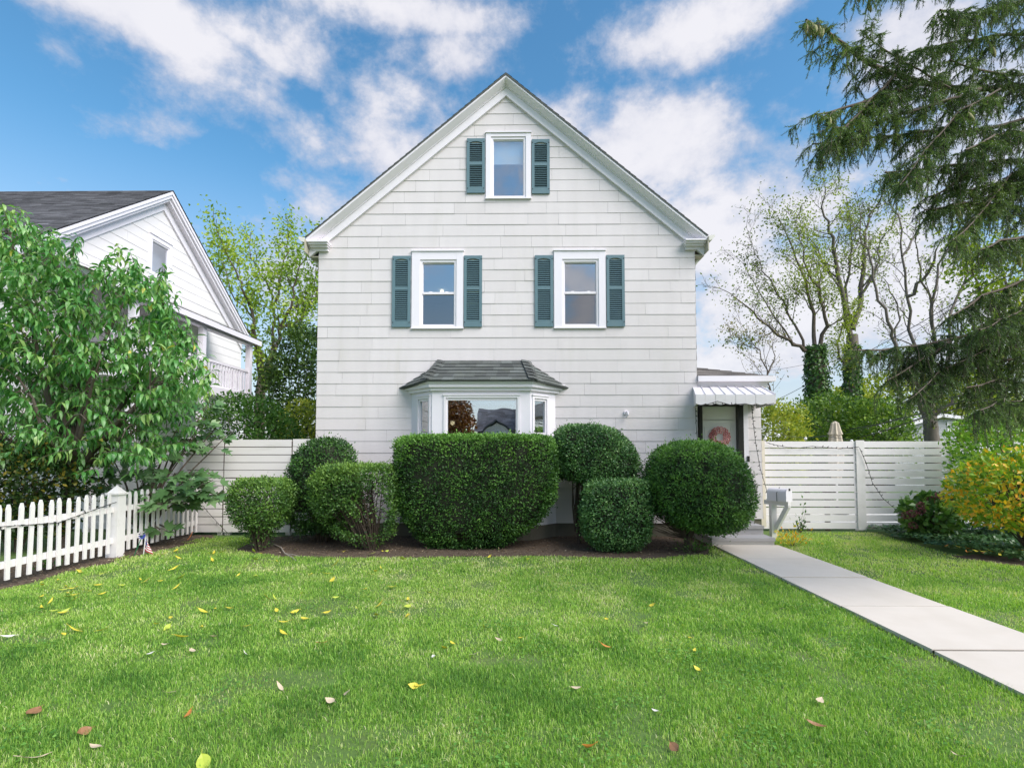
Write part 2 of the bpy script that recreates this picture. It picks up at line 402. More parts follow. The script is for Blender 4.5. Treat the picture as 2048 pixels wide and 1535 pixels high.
# ================================================================== THE WHITE HOUSE
XL, XR = P(633, 800, HY).x, P(1394, 800, HY).x
XC = (XL + XR) / 2
ZB = 0.26                                                        # lowest siding course
APEX = P(1015, 146, HY - .22)
EAVE_L = P(617, 472, HY - .22)
SL = (APEX.z - EAVE_L.z) / (APEX.x - EAVE_L.x)                   # roof pitch
ZEAVE = APEX.z - SL * (XC - XL)                                  # roof height over the walls
house = thing('house', 'white two-storey shingled house with steep front gable and teal shutters', 'house', (XC, HY, 0))
def gl(z): return XL if z < ZEAVE - .3 else max(XL, XC - (APEX.z - .12 - z) / SL)
def gr(z): return XR if z < ZEAVE - .3 else min(XR, XC + (APEX.z - .12 - z) / SL)

wins = []                                                        # (casing, glass u, panes)
for dx in (0, 285.5):
    wins.append(((hx(823 + dx), hx(926.5 + dx), hz(655.5), hz(503)), (hx(845 + dx), hx(907 + dx)), [(hz(648), hz(588)), (hz(583.5), hz(526))]))
att = ((hx(971), hx(1062.5), hz(397), hz(267.5)), (hx(987), hx(1046.5)), [(hz(391), hz(281))])
# bay plan
YB = 9.74
bxl, bxr = P(823, 800, HY).x, P(1112, 800, HY).x
fxl, fxr = P(864, 800, YB).x, P(1060.5, 800, YB).x
holes = [(c[0] + .03, c[1] - .03, c[2] + .03, c[3] - .03) for c, _, _ in wins + [att]]
holes.append((bxl + .02, bxr - .02, .3, 2.95))
m = MB(); siding(m, FH, ZB, APEX.z - .15, .2262, gl, gr, holes, random.Random(4))
m.build('front_siding', M_SIDING, house)
m = MB()                                                         # other walls
m.box(XL + .002, XL + .12, HY + .02, HY + 9, ZB, ZEAVE - .1); m.box(XR - .12, XR - .002, HY + .02, HY + 9, ZB, ZEAVE - .1)
m.box(XL + .12, XR - .12, HY + 8.9, HY + 9, ZB, ZEAVE - .1)
FS = (Vector((XR, 0, 0)), Vector((0, 1, 0)), Vector((1, 0, 0)))
siding(m, FS, ZB, ZEAVE - .1, .2262, lambda z: HY + .001, lambda z: HY + 9, (), random.Random(8))
FSL = (Vector((XL, 0, 0)), Vector((0, -1, 0)), Vector((-1, 0, 0)))
siding(m, FSL, ZB, ZEAVE - .1, .2262, lambda z: -HY - 9, lambda z: -HY - .001, (), random.Random(9))
m.build('side_wall', M_SIDING, house)
m = MB(); m.box(XL + .03, XR - .03, HY + .012, HY + 9, -.1, ZB + .01)
m.build('foundation', M_FOUND, house)
# roof slabs with stepped shingle edge
m = MB()
OVX = .19
for sgn, X0 in ((-1, XL - OVX), (1, XR + OVX)):
    zE = APEX.z - SL * abs(X0 - XC)
    nc = 34
    A, D = Vector((X0, 0, zE)), Vector((XC, 0, APEX.z))
    y0, y1 = HY - .235, HY + 9.2
    if sgn > 0: shingles(m, (A.x, y0, A.z), (A.x, y1, A.z), (D.x, y1, D.z), (D.x, y0, D.z), nc, .4, random.Random(3), .009)
    else: shingles(m, (A.x, y1, A.z), (A.x, y0, A.z), (D.x, y0, D.z), (D.x, y1, D.z), nc, .4, random.Random(2), .009)
    nrm = Vector((sgn * SL, 0, 1)).normalized() * .018
    m.add([(A.x, y0, A.z), (A.x, y1, A.z), (D.x, y1, D.z), (D.x, y0, D.z),
           (A.x - nrm.x, y0, A.z - nrm.z), (A.x - nrm.x, y1, A.z - nrm.z), (D.x, y1, D.z - .04), (D.x, y0, D.z - .04)],
          [(0, 3, 7, 4), (4, 7, 6, 5), (0, 4, 5, 1)] if sgn < 0 else [(0, 4, 7, 3), (4, 5, 6, 7), (0, 1, 5, 4)], .25)
m.build('roof', M_ROOF, house)
# rake boards: crown + frieze
m = MB()
for sgn in (-1, 1):
    X0 = XL - OVX + .02 if sgn < 0 else XR + OVX - .02
    def rk(x, drop): return APEX.z - SL * abs(x - XC) - drop
    for prof in (((.222, .025), (.222, .075), (.205, .088), (.10, .155), (.085, .155), (.085, .175), (.02, .175), (.02, .025)), ((.06, .165), (.06, .345), (-.02, .345), (-.02, .165))):
        k = len(prof); vs = [(X0, HY - o, rk(X0, d)) for o, d in prof] + [(XC, HY - o, rk(XC, d)) for o, d in prof]
        fs = [(i, (i + 1) % k, (i + 1) % k + k, i + k) for i in range(k)] + [tuple(range(k - 1, -1, -1))]
        m.add(vs, [f if sgn > 0 else f[::-1] for f in fs])
m.build('rake_trim', M_TRIM, house)
for sgn in (-1, 1):                                              # cornice returns at the gable feet
    m = MB()
    xo = XL - OVX + .03 if sgn < 0 else XR + OVX - .03
    xi = P(663, 480, HY).x if sgn < 0 else P(1364, 480, HY).x
    zt = APEX.z - SL * abs(xo - XC) - .085
    for k, (dz0, dz1, out, inx) in enumerate(((0, .026, .23, 0), (.026, .06, .19, .012), (.06, .095, .14, .03), (.095, .148, .07, .045))):
        a, b = sorted((xo + (-sgn) * (.015 * k), xi + sgn * inx))
        m.box(a, b, HY - out, HY + .02, zt - dz1, zt - dz0)
    m.build('cornice_return', M_TRIM, house)
for sgn in (-1, 1):                                              # gutters and soffits, elbow and downspout
    xo = XL - OVX if sgn < 0 else XR + OVX
    zE = APEX.z - SL * abs(xo - XC)
    m = MB(); a = lambda d: xo + sgn * d
    prof = [(a(0), zE - .02), (a(.11), zE + .0), (a(.115), zE - .035), (a(.06), zE - .10), (a(0), zE - .11)]
    pts = [(x, HY - .27, z) for x, z in prof]
    m.poly(pts if sgn > 0 else pts[::-1], 9.3, (0, 1, 0))
    g = m.build('gutter', M_GUTTER, house)
    m = MB(); xw = XL if sgn < 0 else XR
    e0 = Vector((a(.05), HY + .22, zE - .10))
    m.tube([e0, e0 + Vector((0, 0, -.08)), Vector((xw + sgn * .05, HY + .22, zE - .42)), Vector((xw + sgn * .045, HY + .22, zE - .56)), Vector((xw + sgn * .045, HY + .22, .1))], .038, 8)
    m.build('downspout', M_GUTTER, g)
    m = MB(); x0, x1 = sorted((xw, xo - sgn * .005)); m.box(x0, x1, HY - .015, HY + 9, zE - .32, zE - .295)
    x0, x1 = sorted((xo - sgn * .02, xo)); m.box(x0, x1, HY - .26, HY + 9, zE - .30, zE - .04)
    m.build('soffit', M_SOFFIT, house)

for c, gu, zs in wins:
    window(house, FH, *c, .1, gu, zs)
aw = window(house, FH, *att[0], .1, att[1], att[2])
m = MB(); z1 = att[2][0][1]; zm = hz(322)
m.fb(FH, att[1][0] - .02, att[1][1] + .02, -.105, -.10, zm, z1 + .02); m.fb(FH, att[1][0] - .02, att[1][1] + .02, -.112, -.095, zm - .018, zm)
for k in range(9): m.fb(FH, att[1][0] - .02, att[1][1] + .02, -.1, -.098, zm + k * (z1 - zm) / 9, zm + k * (z1 - zm) / 9 + .004)
m.build('roller_shade', M_SHADE, aw)

def shutter(u0, u1, z0, z1, mid):
    m = MB(); st = .055; d0, d1 = .012, .042
    m.fb(FH, u0, u0 + st, d0, d1, z0, z1); m.fb(FH, u1 - st, u1, d0, d1, z0, z1)
    zm = z0 + (z1 - z0) * mid
    for a, b in ((z0, z0 + .12), (zm - .03, zm + .03), (z1 - .055, z1)): m.fb(FH, u0 + st, u1 - st, d0, d1 - .002, a, b)
    # arched head of the upper panel
    n = 10; ua, ub = u0 + st, u1 - st; zt = z1 - .055
    for k in range(n):
        t0, t1 = k / n, (k + 1) / n; h = .03 * (1 - (2 * (t0 + t1) / 2 - 1) ** 2)
        m.fb(FH, ua + (ub - ua) * t0, ua + (ub - ua) * t1, d0, d1 - .003, zt - .03 + h - .004, zt + .002)
    for (a, b) in ((z0 + .12, zm - .03), (zm + .03, zt - .028)):
        k = max(4, round((b - a) / .0385)); h = (b - a) / k
        for i in range(k):
            z = a + h * i
            O, u, nn = FH
            vs = []
            for uu in (ua, ub):
                for (d, zz) in ((d1 - .006, z + .004), (d1 - .003, z + .010), (d0 + .004, z + h * .86), (d0 + .002, z + h * .72)):
                    p = O + u * uu + nn * d; vs.append((p.x, p.y, zz))
            m.add(vs, [(0, 1, 5, 4), (1, 2, 6, 5), (2, 3, 7, 6), (3, 0, 4, 7), (0, 3, 2, 1), (4, 5, 6, 7)])
        m.fb(FH, ua, ub, d0 - .006, d0 + .001, a, b, mi=1)  # black sheet stands in for the shadow gaps between slats
    for uu in (u0 + .018, u1 - .018):
        for zz in (zt - .015, z0 + .09):
            m.fb(FH, uu - .009, uu + .009, d1, d1 + .004, zz - .009, zz + .009, mi=1)
    return m.build('shutter', [M_SHUT, M_DARK], house)
for dx in (0, 286): 
    shutter(hx(784 + dx), hx(820.5 + dx), hz(654), hz(512), .54); shutter(hx(927.5 + dx), hx(964 + dx), hz(654), hz(512), .54)
shutter(hx(932.5), hx(969), hz(387), hz(278.5), .54); shutter(hx(1064), hx(1100.5), hz(389), hz(281), .54)

# rooms behind the windows
def room(x0, x1, y0, y1, z0, z1, mats, hole=None):
    m = MB()
    m.add([(x0, y0, z0), (x1, y0, z0), (x1, y1, z0), (x0, y1, z0)], [(0, 1, 2, 3)], mi=1)
    m.add([(x0, y0, z1), (x1, y0, z1), (x1, y1, z1), (x0, y1, z1)], [(3, 2, 1, 0)])
    m.add([(x0, y1, z0), (x1, y1, z0), (x1, y1, z1), (x0, y1, z1)], [(0, 1, 2, 3)])
    m.add([(x0, y0, z0), (x0, y1, z0), (x0, y1, z1), (x0, y0, z1)], [(0, 1, 2, 3)])
    m.add([(x1, y0, z0), (x1, y1, z0), (x1, y1, z1), (x1, y0, z1)], [(3, 2, 1, 0)])
    return m.build('room_interior', mats, house)
room(XL + .2, XC - .05, HY + .03, HY + 3.2, 3.2, 5.45, [M_ROOM, M_ROOMD]); room(XC + .05, XR - .2, HY + .03, HY + 3.2, 3.2, 5.45, [M_ROOM, M_ROOMD])
room(XC - 1.1, XC + 1.1, HY + .03, HY + 3.0, 6.0, 7.9, [M_ROOMB, M_ROOMD])
room(XL + .2, XR - .2, HY + .03, HY + 4.5, .45, 2.95, [M_ROOMD, M_ROOMD])
for px, py, Y, rr in ((1192, 566, 12.2, .085), (884, 583, 12.2, .05), (905, 846, 12.8, .05)):
    c = P(px, py, Y); m = MB()
    m.lathe(c, [(rr * math.sin(t * math.pi / 10) + 1e-4, -rr * math.cos(t * math.pi / 10)) for t in range(11)], 16)
    m.build('ceiling_lamp' if Y < 12.5 else 'lamp_shade', M_LAMP, house, True)

# bay window
bay_z1 = P(960, 779, YB).z; bz_e = P(960, 760, YB - .16).z; bz_r = P(960, 722, HY).z
FBF = (Vector((0, YB, 0)), Vector((1, 0, 0)), Vector((0, -1, 0)))
pL, pFL, pFR, pR = Vector((bxl, HY, 0)), Vector((fxl, YB, 0)), Vector((fxr, YB, 0)), Vector((bxr, HY, 0))
uL = (pFL - pL).normalized(); uR = (pR - pFR).normalized()
FBL = (pL, uL, Vector((uL.y, -uL.x, 0))); FBR = (pFR, uR, Vector((uR.y, -uR.x, 0)))
LS = (pFL - pL).length
zb_s, zp0 = .26, .98
m = MB()
gz0, gz1 = 1.12, P(960, 800, YB).z
cg0, cg1 = P(897, 800, YB).x, P(1030, 800, YB).x
for F, u0, u1, a, b in ((FBF, fxl, fxr, cg0 - .09, cg1 + .09), (FBL, 0, LS, LS * .30, LS * .93), (FBR, 0, LS, LS * .07, LS * .70)):
    m.fb(F, u0, a, -.07, 0, zp0, bay_z1); m.fb(F, b, u1, -.07, 0, zp0, bay_z1)
    m.fb(F, a, b, -.07, -.002, gz1 + .09, bay_z1); m.fb(F, a, b, -.07, -.002, zp0, gz0 - .09)
for F, u0, u1 in ((FBF, fxl, fxr), (FBL, 0, LS), (FBR, 0, LS)):
    siding(m, F, zb_s, zp0, .2262, lambda z, q=u0: q, lambda z, q=u1: q, (), random.Random(2))
    m.fb(F, u0, u1, -.08, -.012, .0, zb_s, mi=1)
bay = m.build('bay_window', [M_TRIM, M_FOUND], house)
zmid = P(960, 867, YB + .2).z
def baysash(F, a, b, double):
    s = MB(); g = .045
    s.fb(F, a, a + .09 - g, -.06, .02, gz0 - .09, gz1 + .09); s.fb(F, b - .09 + g, b, -.06, .02, gz0 - .09, gz1 + .09)
    s.fb(F, a + .09 - g, b - .09 + g, -.06, .02, gz1 + .045, gz1 + .09); s.fb(F, a + .09 - g, b - .09 + g, -.06, .02, gz0 - .09, gz0 - .045)
    for p, q in ((a + .045, a + .075), (b - .075, b - .045)): s.fb(F, p, q, -.06, -.004, gz0 - .045, gz1 + .045)
    s.fb(F, a + .075, b - .075, -.06, -.004, gz1, gz1 + .045); s.fb(F, a + .075, b - .075, -.06, -.004, gz0 - .045, gz0)
    s.fb(F, a - .012, b + .012, -.01, .035, gz1 + .09, gz1 + .112)
    if double: s.fb(F, a + .075, b - .075, -.06, -.002, zmid - .02, zmid + .02)
    s.build('sash', M_VINYL, bay)
    for z0, z1 in (((gz0, zmid - .02), (zmid + .02, gz1)) if double else ((gz0, gz1),)):
        p = MB(); p.fb(F, a + .075, b - .075, -.034, -.03, z0, z1)
        p.build('pane', GLASS_BAY if not double else (GLASS_SCR if z0 == gz0 else GLASS), bay)
baysash(FBF, cg0 - .09, cg1 + .09, False)
baysash(FBL, LS * .30, LS * .93, True); baysash(FBR, LS * .07, LS * .70, True)
m = MB(); m.fb(FBF, cg0 - .03, cg1 + .03, -.10, -.09, P(960, 808, YB).z, gz1 + .03); m.build('roller_shade', M_SHADE, bay)
# fascia + roof of the bay
m = MB()
def offs(d):                                                     # bay outline pushed outwards
    k = d * math.tan(math.radians(22.5))
    return [Vector((bxl - d * 1.414, HY, 0)), Vector((fxl - k, YB - d, 0)), Vector((fxr + k, YB - d, 0)), Vector((bxr + d * 1.414, HY, 0))]
for d, z0, z1 in ((.05, bay_z1 - .02, bay_z1 + .04), (.10, bay_z1 + .04, bz_e - .045), (.13, bz_e - .045, bz_e - .008)):
    o = offs(d); n = 4
    vs = [(p.x, p.y, z0) for p in o] + [(p.x, p.y, z1) for p in o]
    m.add(vs, [(0, 1, 5, 4), (1, 2, 6, 5), (2, 3, 7, 6), (3, 2, 1, 0), (4, 5, 6, 7)])
m.build('bay_fascia', M_TRIM, bay)
m = MB(); o = offs(.17); r0, r1 = Vector((P(886, 722, HY).x, HY - .02, bz_r)), Vector((P(1052, 722, HY).x, HY - .02, bz_r))
E = [Vector((p.x, p.y, bz_e)) for p in o]; E[0].z -= .07; E[3].z -= .07
rr = random.Random(21)
shingles(m, E[1], E[2], r1, r0, 6, .22, rr, .014)
shingles(m, E[0], E[1], r0, r0 + Vector((-.02, 0, -.02)), 6, .22, rr, .014); shingles(m, E[2], E[3], r1 + Vector((.02, 0, -.02)), r1, 6, .22, rr, .014)
for a, b in ((E[1], r0), (E[2], r1)):                            # hip caps
    for k in range(6):
        p, q = a.lerp(b, k / 6), a.lerp(b, (k + 1.15) / 6 if k < 5 else 1)
        s = Vector((.10, 0, -.025)); l = Vector((0, -.012, .022))
        m.add([p + l - s, p + l * 1.6, p + l + s, q + l * .4 + s, q + l * .7, q + l * .4 - s], [(0, 1, 4, 5), (1, 2, 3, 4)], rr.random() * .6)
m.add([E[0], E[1], E[2], E[3]] + [p - Vector((0, 0, .014)) for p in E], [(4, 5, 1, 0), (5, 6, 2, 1), (6, 7, 3, 2), (7, 6, 5, 4)], .2)
m.build('bay_roof', M_ROOF, bay)

# side entry: wall, hip roof, gutter, awning, door
EY = 10.6
ex1 = P(1523, 900, EY).x
FE = (Vector((0, EY, 0)), Vector((1, 0, 0)), Vector((0, -1, 0)))
dx0, dx1 = P(1398, 900, EY).x, P(1487, 900, EY).x
tz1 = P(1440, 812, EY).z
dz0 = .50
ez = P(1450, 760, EY - .3).z
m = MB()
siding(m, FE, .3, ez - .02, .2262, lambda z: XR + .001, lambda z: ex1, [(dx0 - .02, dx1 + .09, .3, tz1 + .06)], random.Random(5))
m.box(ex1 - .1, ex1 - .002, EY + .01, EY + 6, .3, ez - .02)
FER = (Vector((ex1, 0, 0)), Vector((0, 1, 0)), Vector((1, 0, 0)))
siding(m, FER, .3, ez - .02, .2262, lambda z: EY, lambda z: EY + 6, (), random.Random(6))
m.build('entry_wall', M_SIDING, house)
m = MB(); m.box(XR + .03, ex1 - .02, EY + .02, EY + 6, -.1, .31); m.build('entry_foundation', M_FOUND, house)
m = MB(); eR = P(1545, 752, EY - .33); eL = XR + .01
y0 = EY - .33; zr = eR.z
rp = Vector((XR + .01, EY + 1.9, P(1396, 728, EY + 1.9).z))
shingles(m, (eL, y0, zr), (eR.x, y0, zr), (rp.x + .02, rp.y, rp.z), (rp.x, rp.y, rp.z), 9, .3, random.Random(6), .012)
shingles(m, (eR.x, y0, zr), (eR.x, EY + 6, zr), (rp.x, EY + 6, rp.z), (rp.x, rp.y, rp.z), 9, .3, random.Random(7), .012)
m.build('entry_roof', M_ROOF3, house)
m = MB(); m.box(eL, eR.x + .02, y0 - .10, y0 + .01, zr - .11, zr - .004); m.box(eL, eR.x - .1, y0 + .01, y0 + .05, zr - .2, zr - .01)
m.box(eL, eR.x - .05, y0 + .05, EY, zr - .2, zr - .17); m.box(eR.x - .1, eR.x, y0 + .011, EY + 6, zr - .112, zr - .015)
m.build('entry_gutter', M_VINYL, house)
# door
m = MB(); m.fb(FE, dx1, dx1 + .095, -.05, .03, dz0 - .2, tz1 + .05); m.build('door_trim', M_TRIM, house)
m = MB(); dl, dr = P(1405, 900, EY).x, P(1477, 900, EY).x
m.fb(FE, dx0, dl, -.12, .034, dz0, tz1); m.fb(FE, dr, dx1, -.12, .032, dz0, tz1); m.fb(FE, dx0, dx1, -.12, .036, tz1, tz1 + .09)
m.build('storm_door_frame', M_DARK, house)
m = MB(); m.fb(FE, dl, dr, -.16, -.11, dz0, tz1)
w_ = dr - dl
for a, b, c, d in ((.12, .88, .13, .36), (.12, .88, .44, .80), (.12, .88, .86, .875)):
    u0, u1, z0, z1 = dl + w_ * a, dl + w_ * b, dz0 + (tz1 - dz0) * c, dz0 + (tz1 - dz0) * d
    for p, q, r_, s in ((u0, u1, z0, z0 + .02), (u0, u1, z1 - .02, z1), (u0, u0 + .02, z0 + .02, z1 - .02), (u1 - .02, u1, z0 + .02, z1 - .02)):
        if s > r_: m.fb(FE, p, q, -.11, -.10, r_, s)
door = m.build('front_door', M_DOOR, house)
m = MB(); k = Vector((dr - .07, EY + .08, dz0 + .95))
m.tube([k + Vector((0, .03, 0)), k + Vector((0, -.01, 0)), k + Vector((0, -.03, 0)), k + Vector((0, -.05, 0))], [.012, .012, .028, .02], 10)
m.build('door_knob', M_DARK, door)
m = MB(); c = P(1495, 917, EY); m.fb(FE, c.x - .022, c.x + .022, .03, .055, c.z - .055, c.z + .055); m.fb(FE, c.x - .012, c.x + .012, .055, .06, c.z - .04, c.z - .015)
m.build('doorbell', M_DARK, house)
# awning
m = MB()
ay0, ay1 = EY - 1.0, EY + .0
axl, axr = P(1391, 795, ay0).x, P(1551, 795, ay0).x
bxl_, bxr_ = XR + .02, P(1508, 766, EY).x
zt0, zt1 = P(1470, 789, ay0).z, P(1450, 766, EY - .05).z
zv = P(1470, 808, ay0).z
NP = 8
for i in range(NP):
    t0, t1 = i / NP, (i + 1) / NP
    f0, f1 = axl + (axr - axl) * t0, axl + (axr - axl) * t1; b0, b1 = bxl_ + (bxr_ - bxl_) * t0, bxl_ + (bxr_ - bxl_) * t1
    hgt = 0.0 if i % 2 else .006
    A, B, C, D = Vector((f0, ay0, zt0 + hgt)), Vector((f1, ay0, zt0 + hgt)), Vector((b1, ay1, zt1 + hgt)), Vector((b0, ay1, zt1 + hgt))
    m.poly([A, B, C, D], .006, (0, 0, -1))
    m.bar(B + Vector((0, -.004, .010 - hgt)), C + Vector((0, 0, .010 - hgt)), .011, .026)
    pts = [(f0 + .002, ay0 - .01 - hgt * .6, zt0 + hgt)]
    for k in range(7):
        s = k / 6; pts.append((f0 + .002 + (f1 - f0 - .004) * s, ay0 - .01 - hgt * .6, zv + .014 - .024 * math.sin(math.pi * s)))
    pts.append((f1 - .002, ay0 - .01 - hgt * .6, zt0 + hgt))
    m.poly(pts, .008, (0, 1, 0))
for xa, xb in ((axl, bxl_), (axr, bxr_)):                        # closed sides
    for k in range(4):
        s0, s1 = k / 4, (k + 1) / 4; L_ = lambda s: (xa + (xb - xa) * s, ay0 + (ay1 - ay0 - .02) * s, zt0 + (zt1 - zt0) * s)
        p, q = L_(s0), L_(s1); zb0 = zv + .02 * 0; off = .012 * (k % 2)
        m.poly([(p[0] + off, p[1], zv), (q[0] + off, q[1], zv), q, p], .006, (1, 0, 0))
m.build('awning', M_AWN, house)

# small white bracket on the wall
c = P(1252, 827, HY - .02)
m = MB(); m.box(c.x - .035, c.x + .035, c.y - .02, c.y + .012, c.z - .01, c.z + .05)
m.tube([(c.x, c.y - .02, c.z + .03), (c.x + .01, c.y - .09, c.z + .04), (c.x + .02, c.y - .10, c.z - .02), (c.x - .01, c.y - .05, c.z - .07)], [.012, .012, .014, .02], 8)
m.box(c.x + .03, c.x + .055, c.y - .05, c.y - .01, c.z + .01, c.z + .045)
tag(m.build('wall_bracket', M_TRIM), 'small white bracket fixed on the siding right of the bay window', 'bracket')

# wreath
c = P(1439, 874, EY + .1 - .03)
wr = thing('door_wreath', 'round pink wreath hanging on the white front door', 'wreath', (c.x, c.y, c.z))
m = MB(); r2 = random.Random(3)
def ring(mb, c, ax, R, r, tint, n=10, k=5):
    a = ax.normalized(); e1 = a.orthogonal().normalized(); e2 = a.cross(e1); vs = []; fs = []
    for i in range(n):
        th = 2 * math.pi * i / n; d = e1 * math.cos(th) + e2 * math.sin(th)
        for j in range(k):
            ph = 2 * math.pi * j / k; vs.append(c + d * (R + r * math.cos(ph)) + a * r * math.sin(ph))
    for i in range(n):
        for j in range(k): fs.append((i * k + j, ((i + 1) % n) * k + j, ((i + 1) % n) * k + (j + 1) % k, i * k + (j + 1) % k))
    mb.add(vs, fs, tint)
for (RR, cnt) in ((.105, 11), (.15, 15), (.19, 19)):
    for i in range(cnt):
        th = 2 * math.pi * (i + r2.random() * .4) / cnt
        ring(m, c + Vector((RR * math.cos(th), r2.uniform(-.025, .0), RR * math.sin(th))), Vector((r2.uniform(-.5, .5), -1, r2.uniform(-.5, .5))), .024, .011, r2.random())
m.build('wreath_body', M_PINK, wr)

# steps
steps = thing('front_steps', 'grey stone steps leading up to the front door under the awning', 'steps', (4.0, 9.6, 0))
px0, px1 = P(1424, 1085, 9.2).x, P(1551, 1085, 9.2).x
for (x0, x1, y0, z0, z1, ms) in ((px0, px1, 9.2, -.05, .15, M_STEP2), (px0 + .05, px1 - .02, 9.56, .0, .31, M_STEP), (px0 + .1, px1 - .02, 9.92, .0, .47, M_STEP)):
    m = MB(); m.box(x0 + .01, x1 - .01, y0 + .02, EY - .04, z0, z1 - .055)
    s = m.build('step', M_STEP2 if y0 < 9.3 else M_STEP, steps)
    m = MB(); m.box(x0, x1, y0, EY - .042, z1 - .055, z1); m.build('tread_slab', M_STEP, s)

# ================================================================== GROUND, PATH, BEDS
def sheet(name, pts, z, material, label=None, kind='structure', sub=0):
    m = MB(); m.add([(p[0], p[1], z) for p in pts], [tuple(range(len(pts)))])
    return tag(m.build(name, material), label, None, None, kind)
sheet('ground', [(-250, -120), (250, -120), (250, 400), (-250, 400)], 0, M_LAWN, 'green lawn ground around the houses')
PXL, PXR = px0 + .02, px1 + .04
M_EDGE = mat('path_edge_soil', (0.05, 0.04, 0.025), .95, .4, 25, bump=1, bs=40)
sheet('path_edge', [(PXL - .03, .6), (PXR + .03, .6), (PXR + .03, 9.19), (PXL - .03, 9.19)], .004, M_EDGE)
m = MB(); y = 9.2; k = 0
for yn in (8.02, 6.85, 5.60, 4.38, 3.16, 1.94, .7):
    m.box(PXL, PXR, yn + .018, y - .009, -.05, .035 + .004 * (k % 2), k / 6.0); y = yn; k += 1
for yj in (6.85, 5.60, 4.38, 3.16, 1.94): m.box(PXL + .004, PXR - .004, yj - .0085, yj + .0175, -.04, .031, mi=1)
tag(m.build('path', [M_CONC, M_EDGE]), 'pale concrete slab path running from the steps across the lawn', None, None, 'structure')
def wob(pts, a=.06, n=6, r=random.Random(12)):
    out = []
    for (p, q) in zip(pts, pts[1:] + pts[:1]):
        for i in range(n): t = i / n; out.append((p[0] + (q[0] - p[0]) * t + r.uniform(-a, a), p[1] + (q[1] - p[1]) * t + r.uniform(-a, a)))
    return out
MULCH = [G(470, 1100), G(560, 1113), G(700, 1116), G(900, 1113), G(1100, 1112), G(1300, 1118), G(1420, 1108), (px0 - .02, 9.2), (px0 - .02, HY + .2), (XL - .05, HY + .2), (XL - .9, 10.0)]
MULCH = [(p[0], p[1]) for p in MULCH]
MULCHW = wob(MULCH, .035)
sheet('mulch_bed', MULCHW, .006, M_SOIL, 'brown mulch bed under the clipped shrubs')
PKX = -6.3
DIRT = wob([(-7.4, 3.0), (PKX + .10, 3.0), (PKX + .22, 7.5), (PKX + .35, 8.4), (PKX + .55, 10.0), (PKX + .3, 10.35), (-7.6, 10.35)], .04)
sheet('soil_strip', DIRT, .005, M_SOIL, 'bare soil strip along the white picket fence')
IVYP = [(p[0], p[1]) for p in (G(1745, 1063), G(1800, 1082), G(1900, 1108), G(2048, 1130), G(2250, 1150))] + [(12.5, 11.2), (7.0, 11.0)]
sheet('patio', [(5.0, 11.3), (14, 11.3), (14, 15), (5.0, 15)], .008, M_PATIO, 'pale paved yard behind the right board fence')
BARE = wob([(p[0], p[1]) for p in (G(1900, 1112), G(1960, 1122), G(2100, 1142), G(2100, 1125), G(1960, 1108))], .05)
sheet('soil_edge', BARE, .006, M_SOIL, 'bare soil edge beside the ivy')

def inpoly(x, y, poly):
    c = np.zeros(len(x), bool); n = len(poly)
    for i in range(n):
        x0, y0 = poly[i][:2]; x1, y1 = poly[(i + 1) % n][:2]
        cond = ((y0 > y) != (y1 > y)) & (x < (x1 - x0) * (y - y0) / (y1 - y0 + 1e-12) + x0)
        c ^= cond
    return c
# grass blades
def grass(n, ya, yb, hgt, wid, r):
    y = ya + (yb - ya) * r.random(n); hw = 1.06 * y + .9
    x = (r.random(n) * 2 - 1) * hw
    ok = ~((x > PXL + .010 - .03 * gr_.random(n) ** 3) & (x < PXR - .012) & (y < 9.2)) & ~inpoly(x, y, MULCHW) & ~((x < PKX + .18)) & ~inpoly(x, y, IVYP) & ~inpoly(x, y, BARE)
    ok &= ~((y > 10.0) & (x < XL)) & ~((y > 10.75) & (x > 5)) & ~((x > px0 - .05) & (x < px1 + .05) & (y > 9.15)) & ~((y > HY - .1) & (x < 5.1))
    pn = fbm(np.stack([x * 2.6, y * 2.6, np.full(n, 5.1)], 1), 3)
    ok &= ~(inpoly(x, y, DIRT) & (pn < .62))
    ok &= r.random(n) < np.clip((pn - .2) * 4.5, .25, 1)
    x, y, pn = x[ok], y[ok], pn[ok]; n = len(x)
    big = fbm(np.stack([x * .5, y * .55, np.full(n, 1.7)], 1), 3)
    return x, y, pn, big
gr_ = np.random.default_rng(11)
parts = []
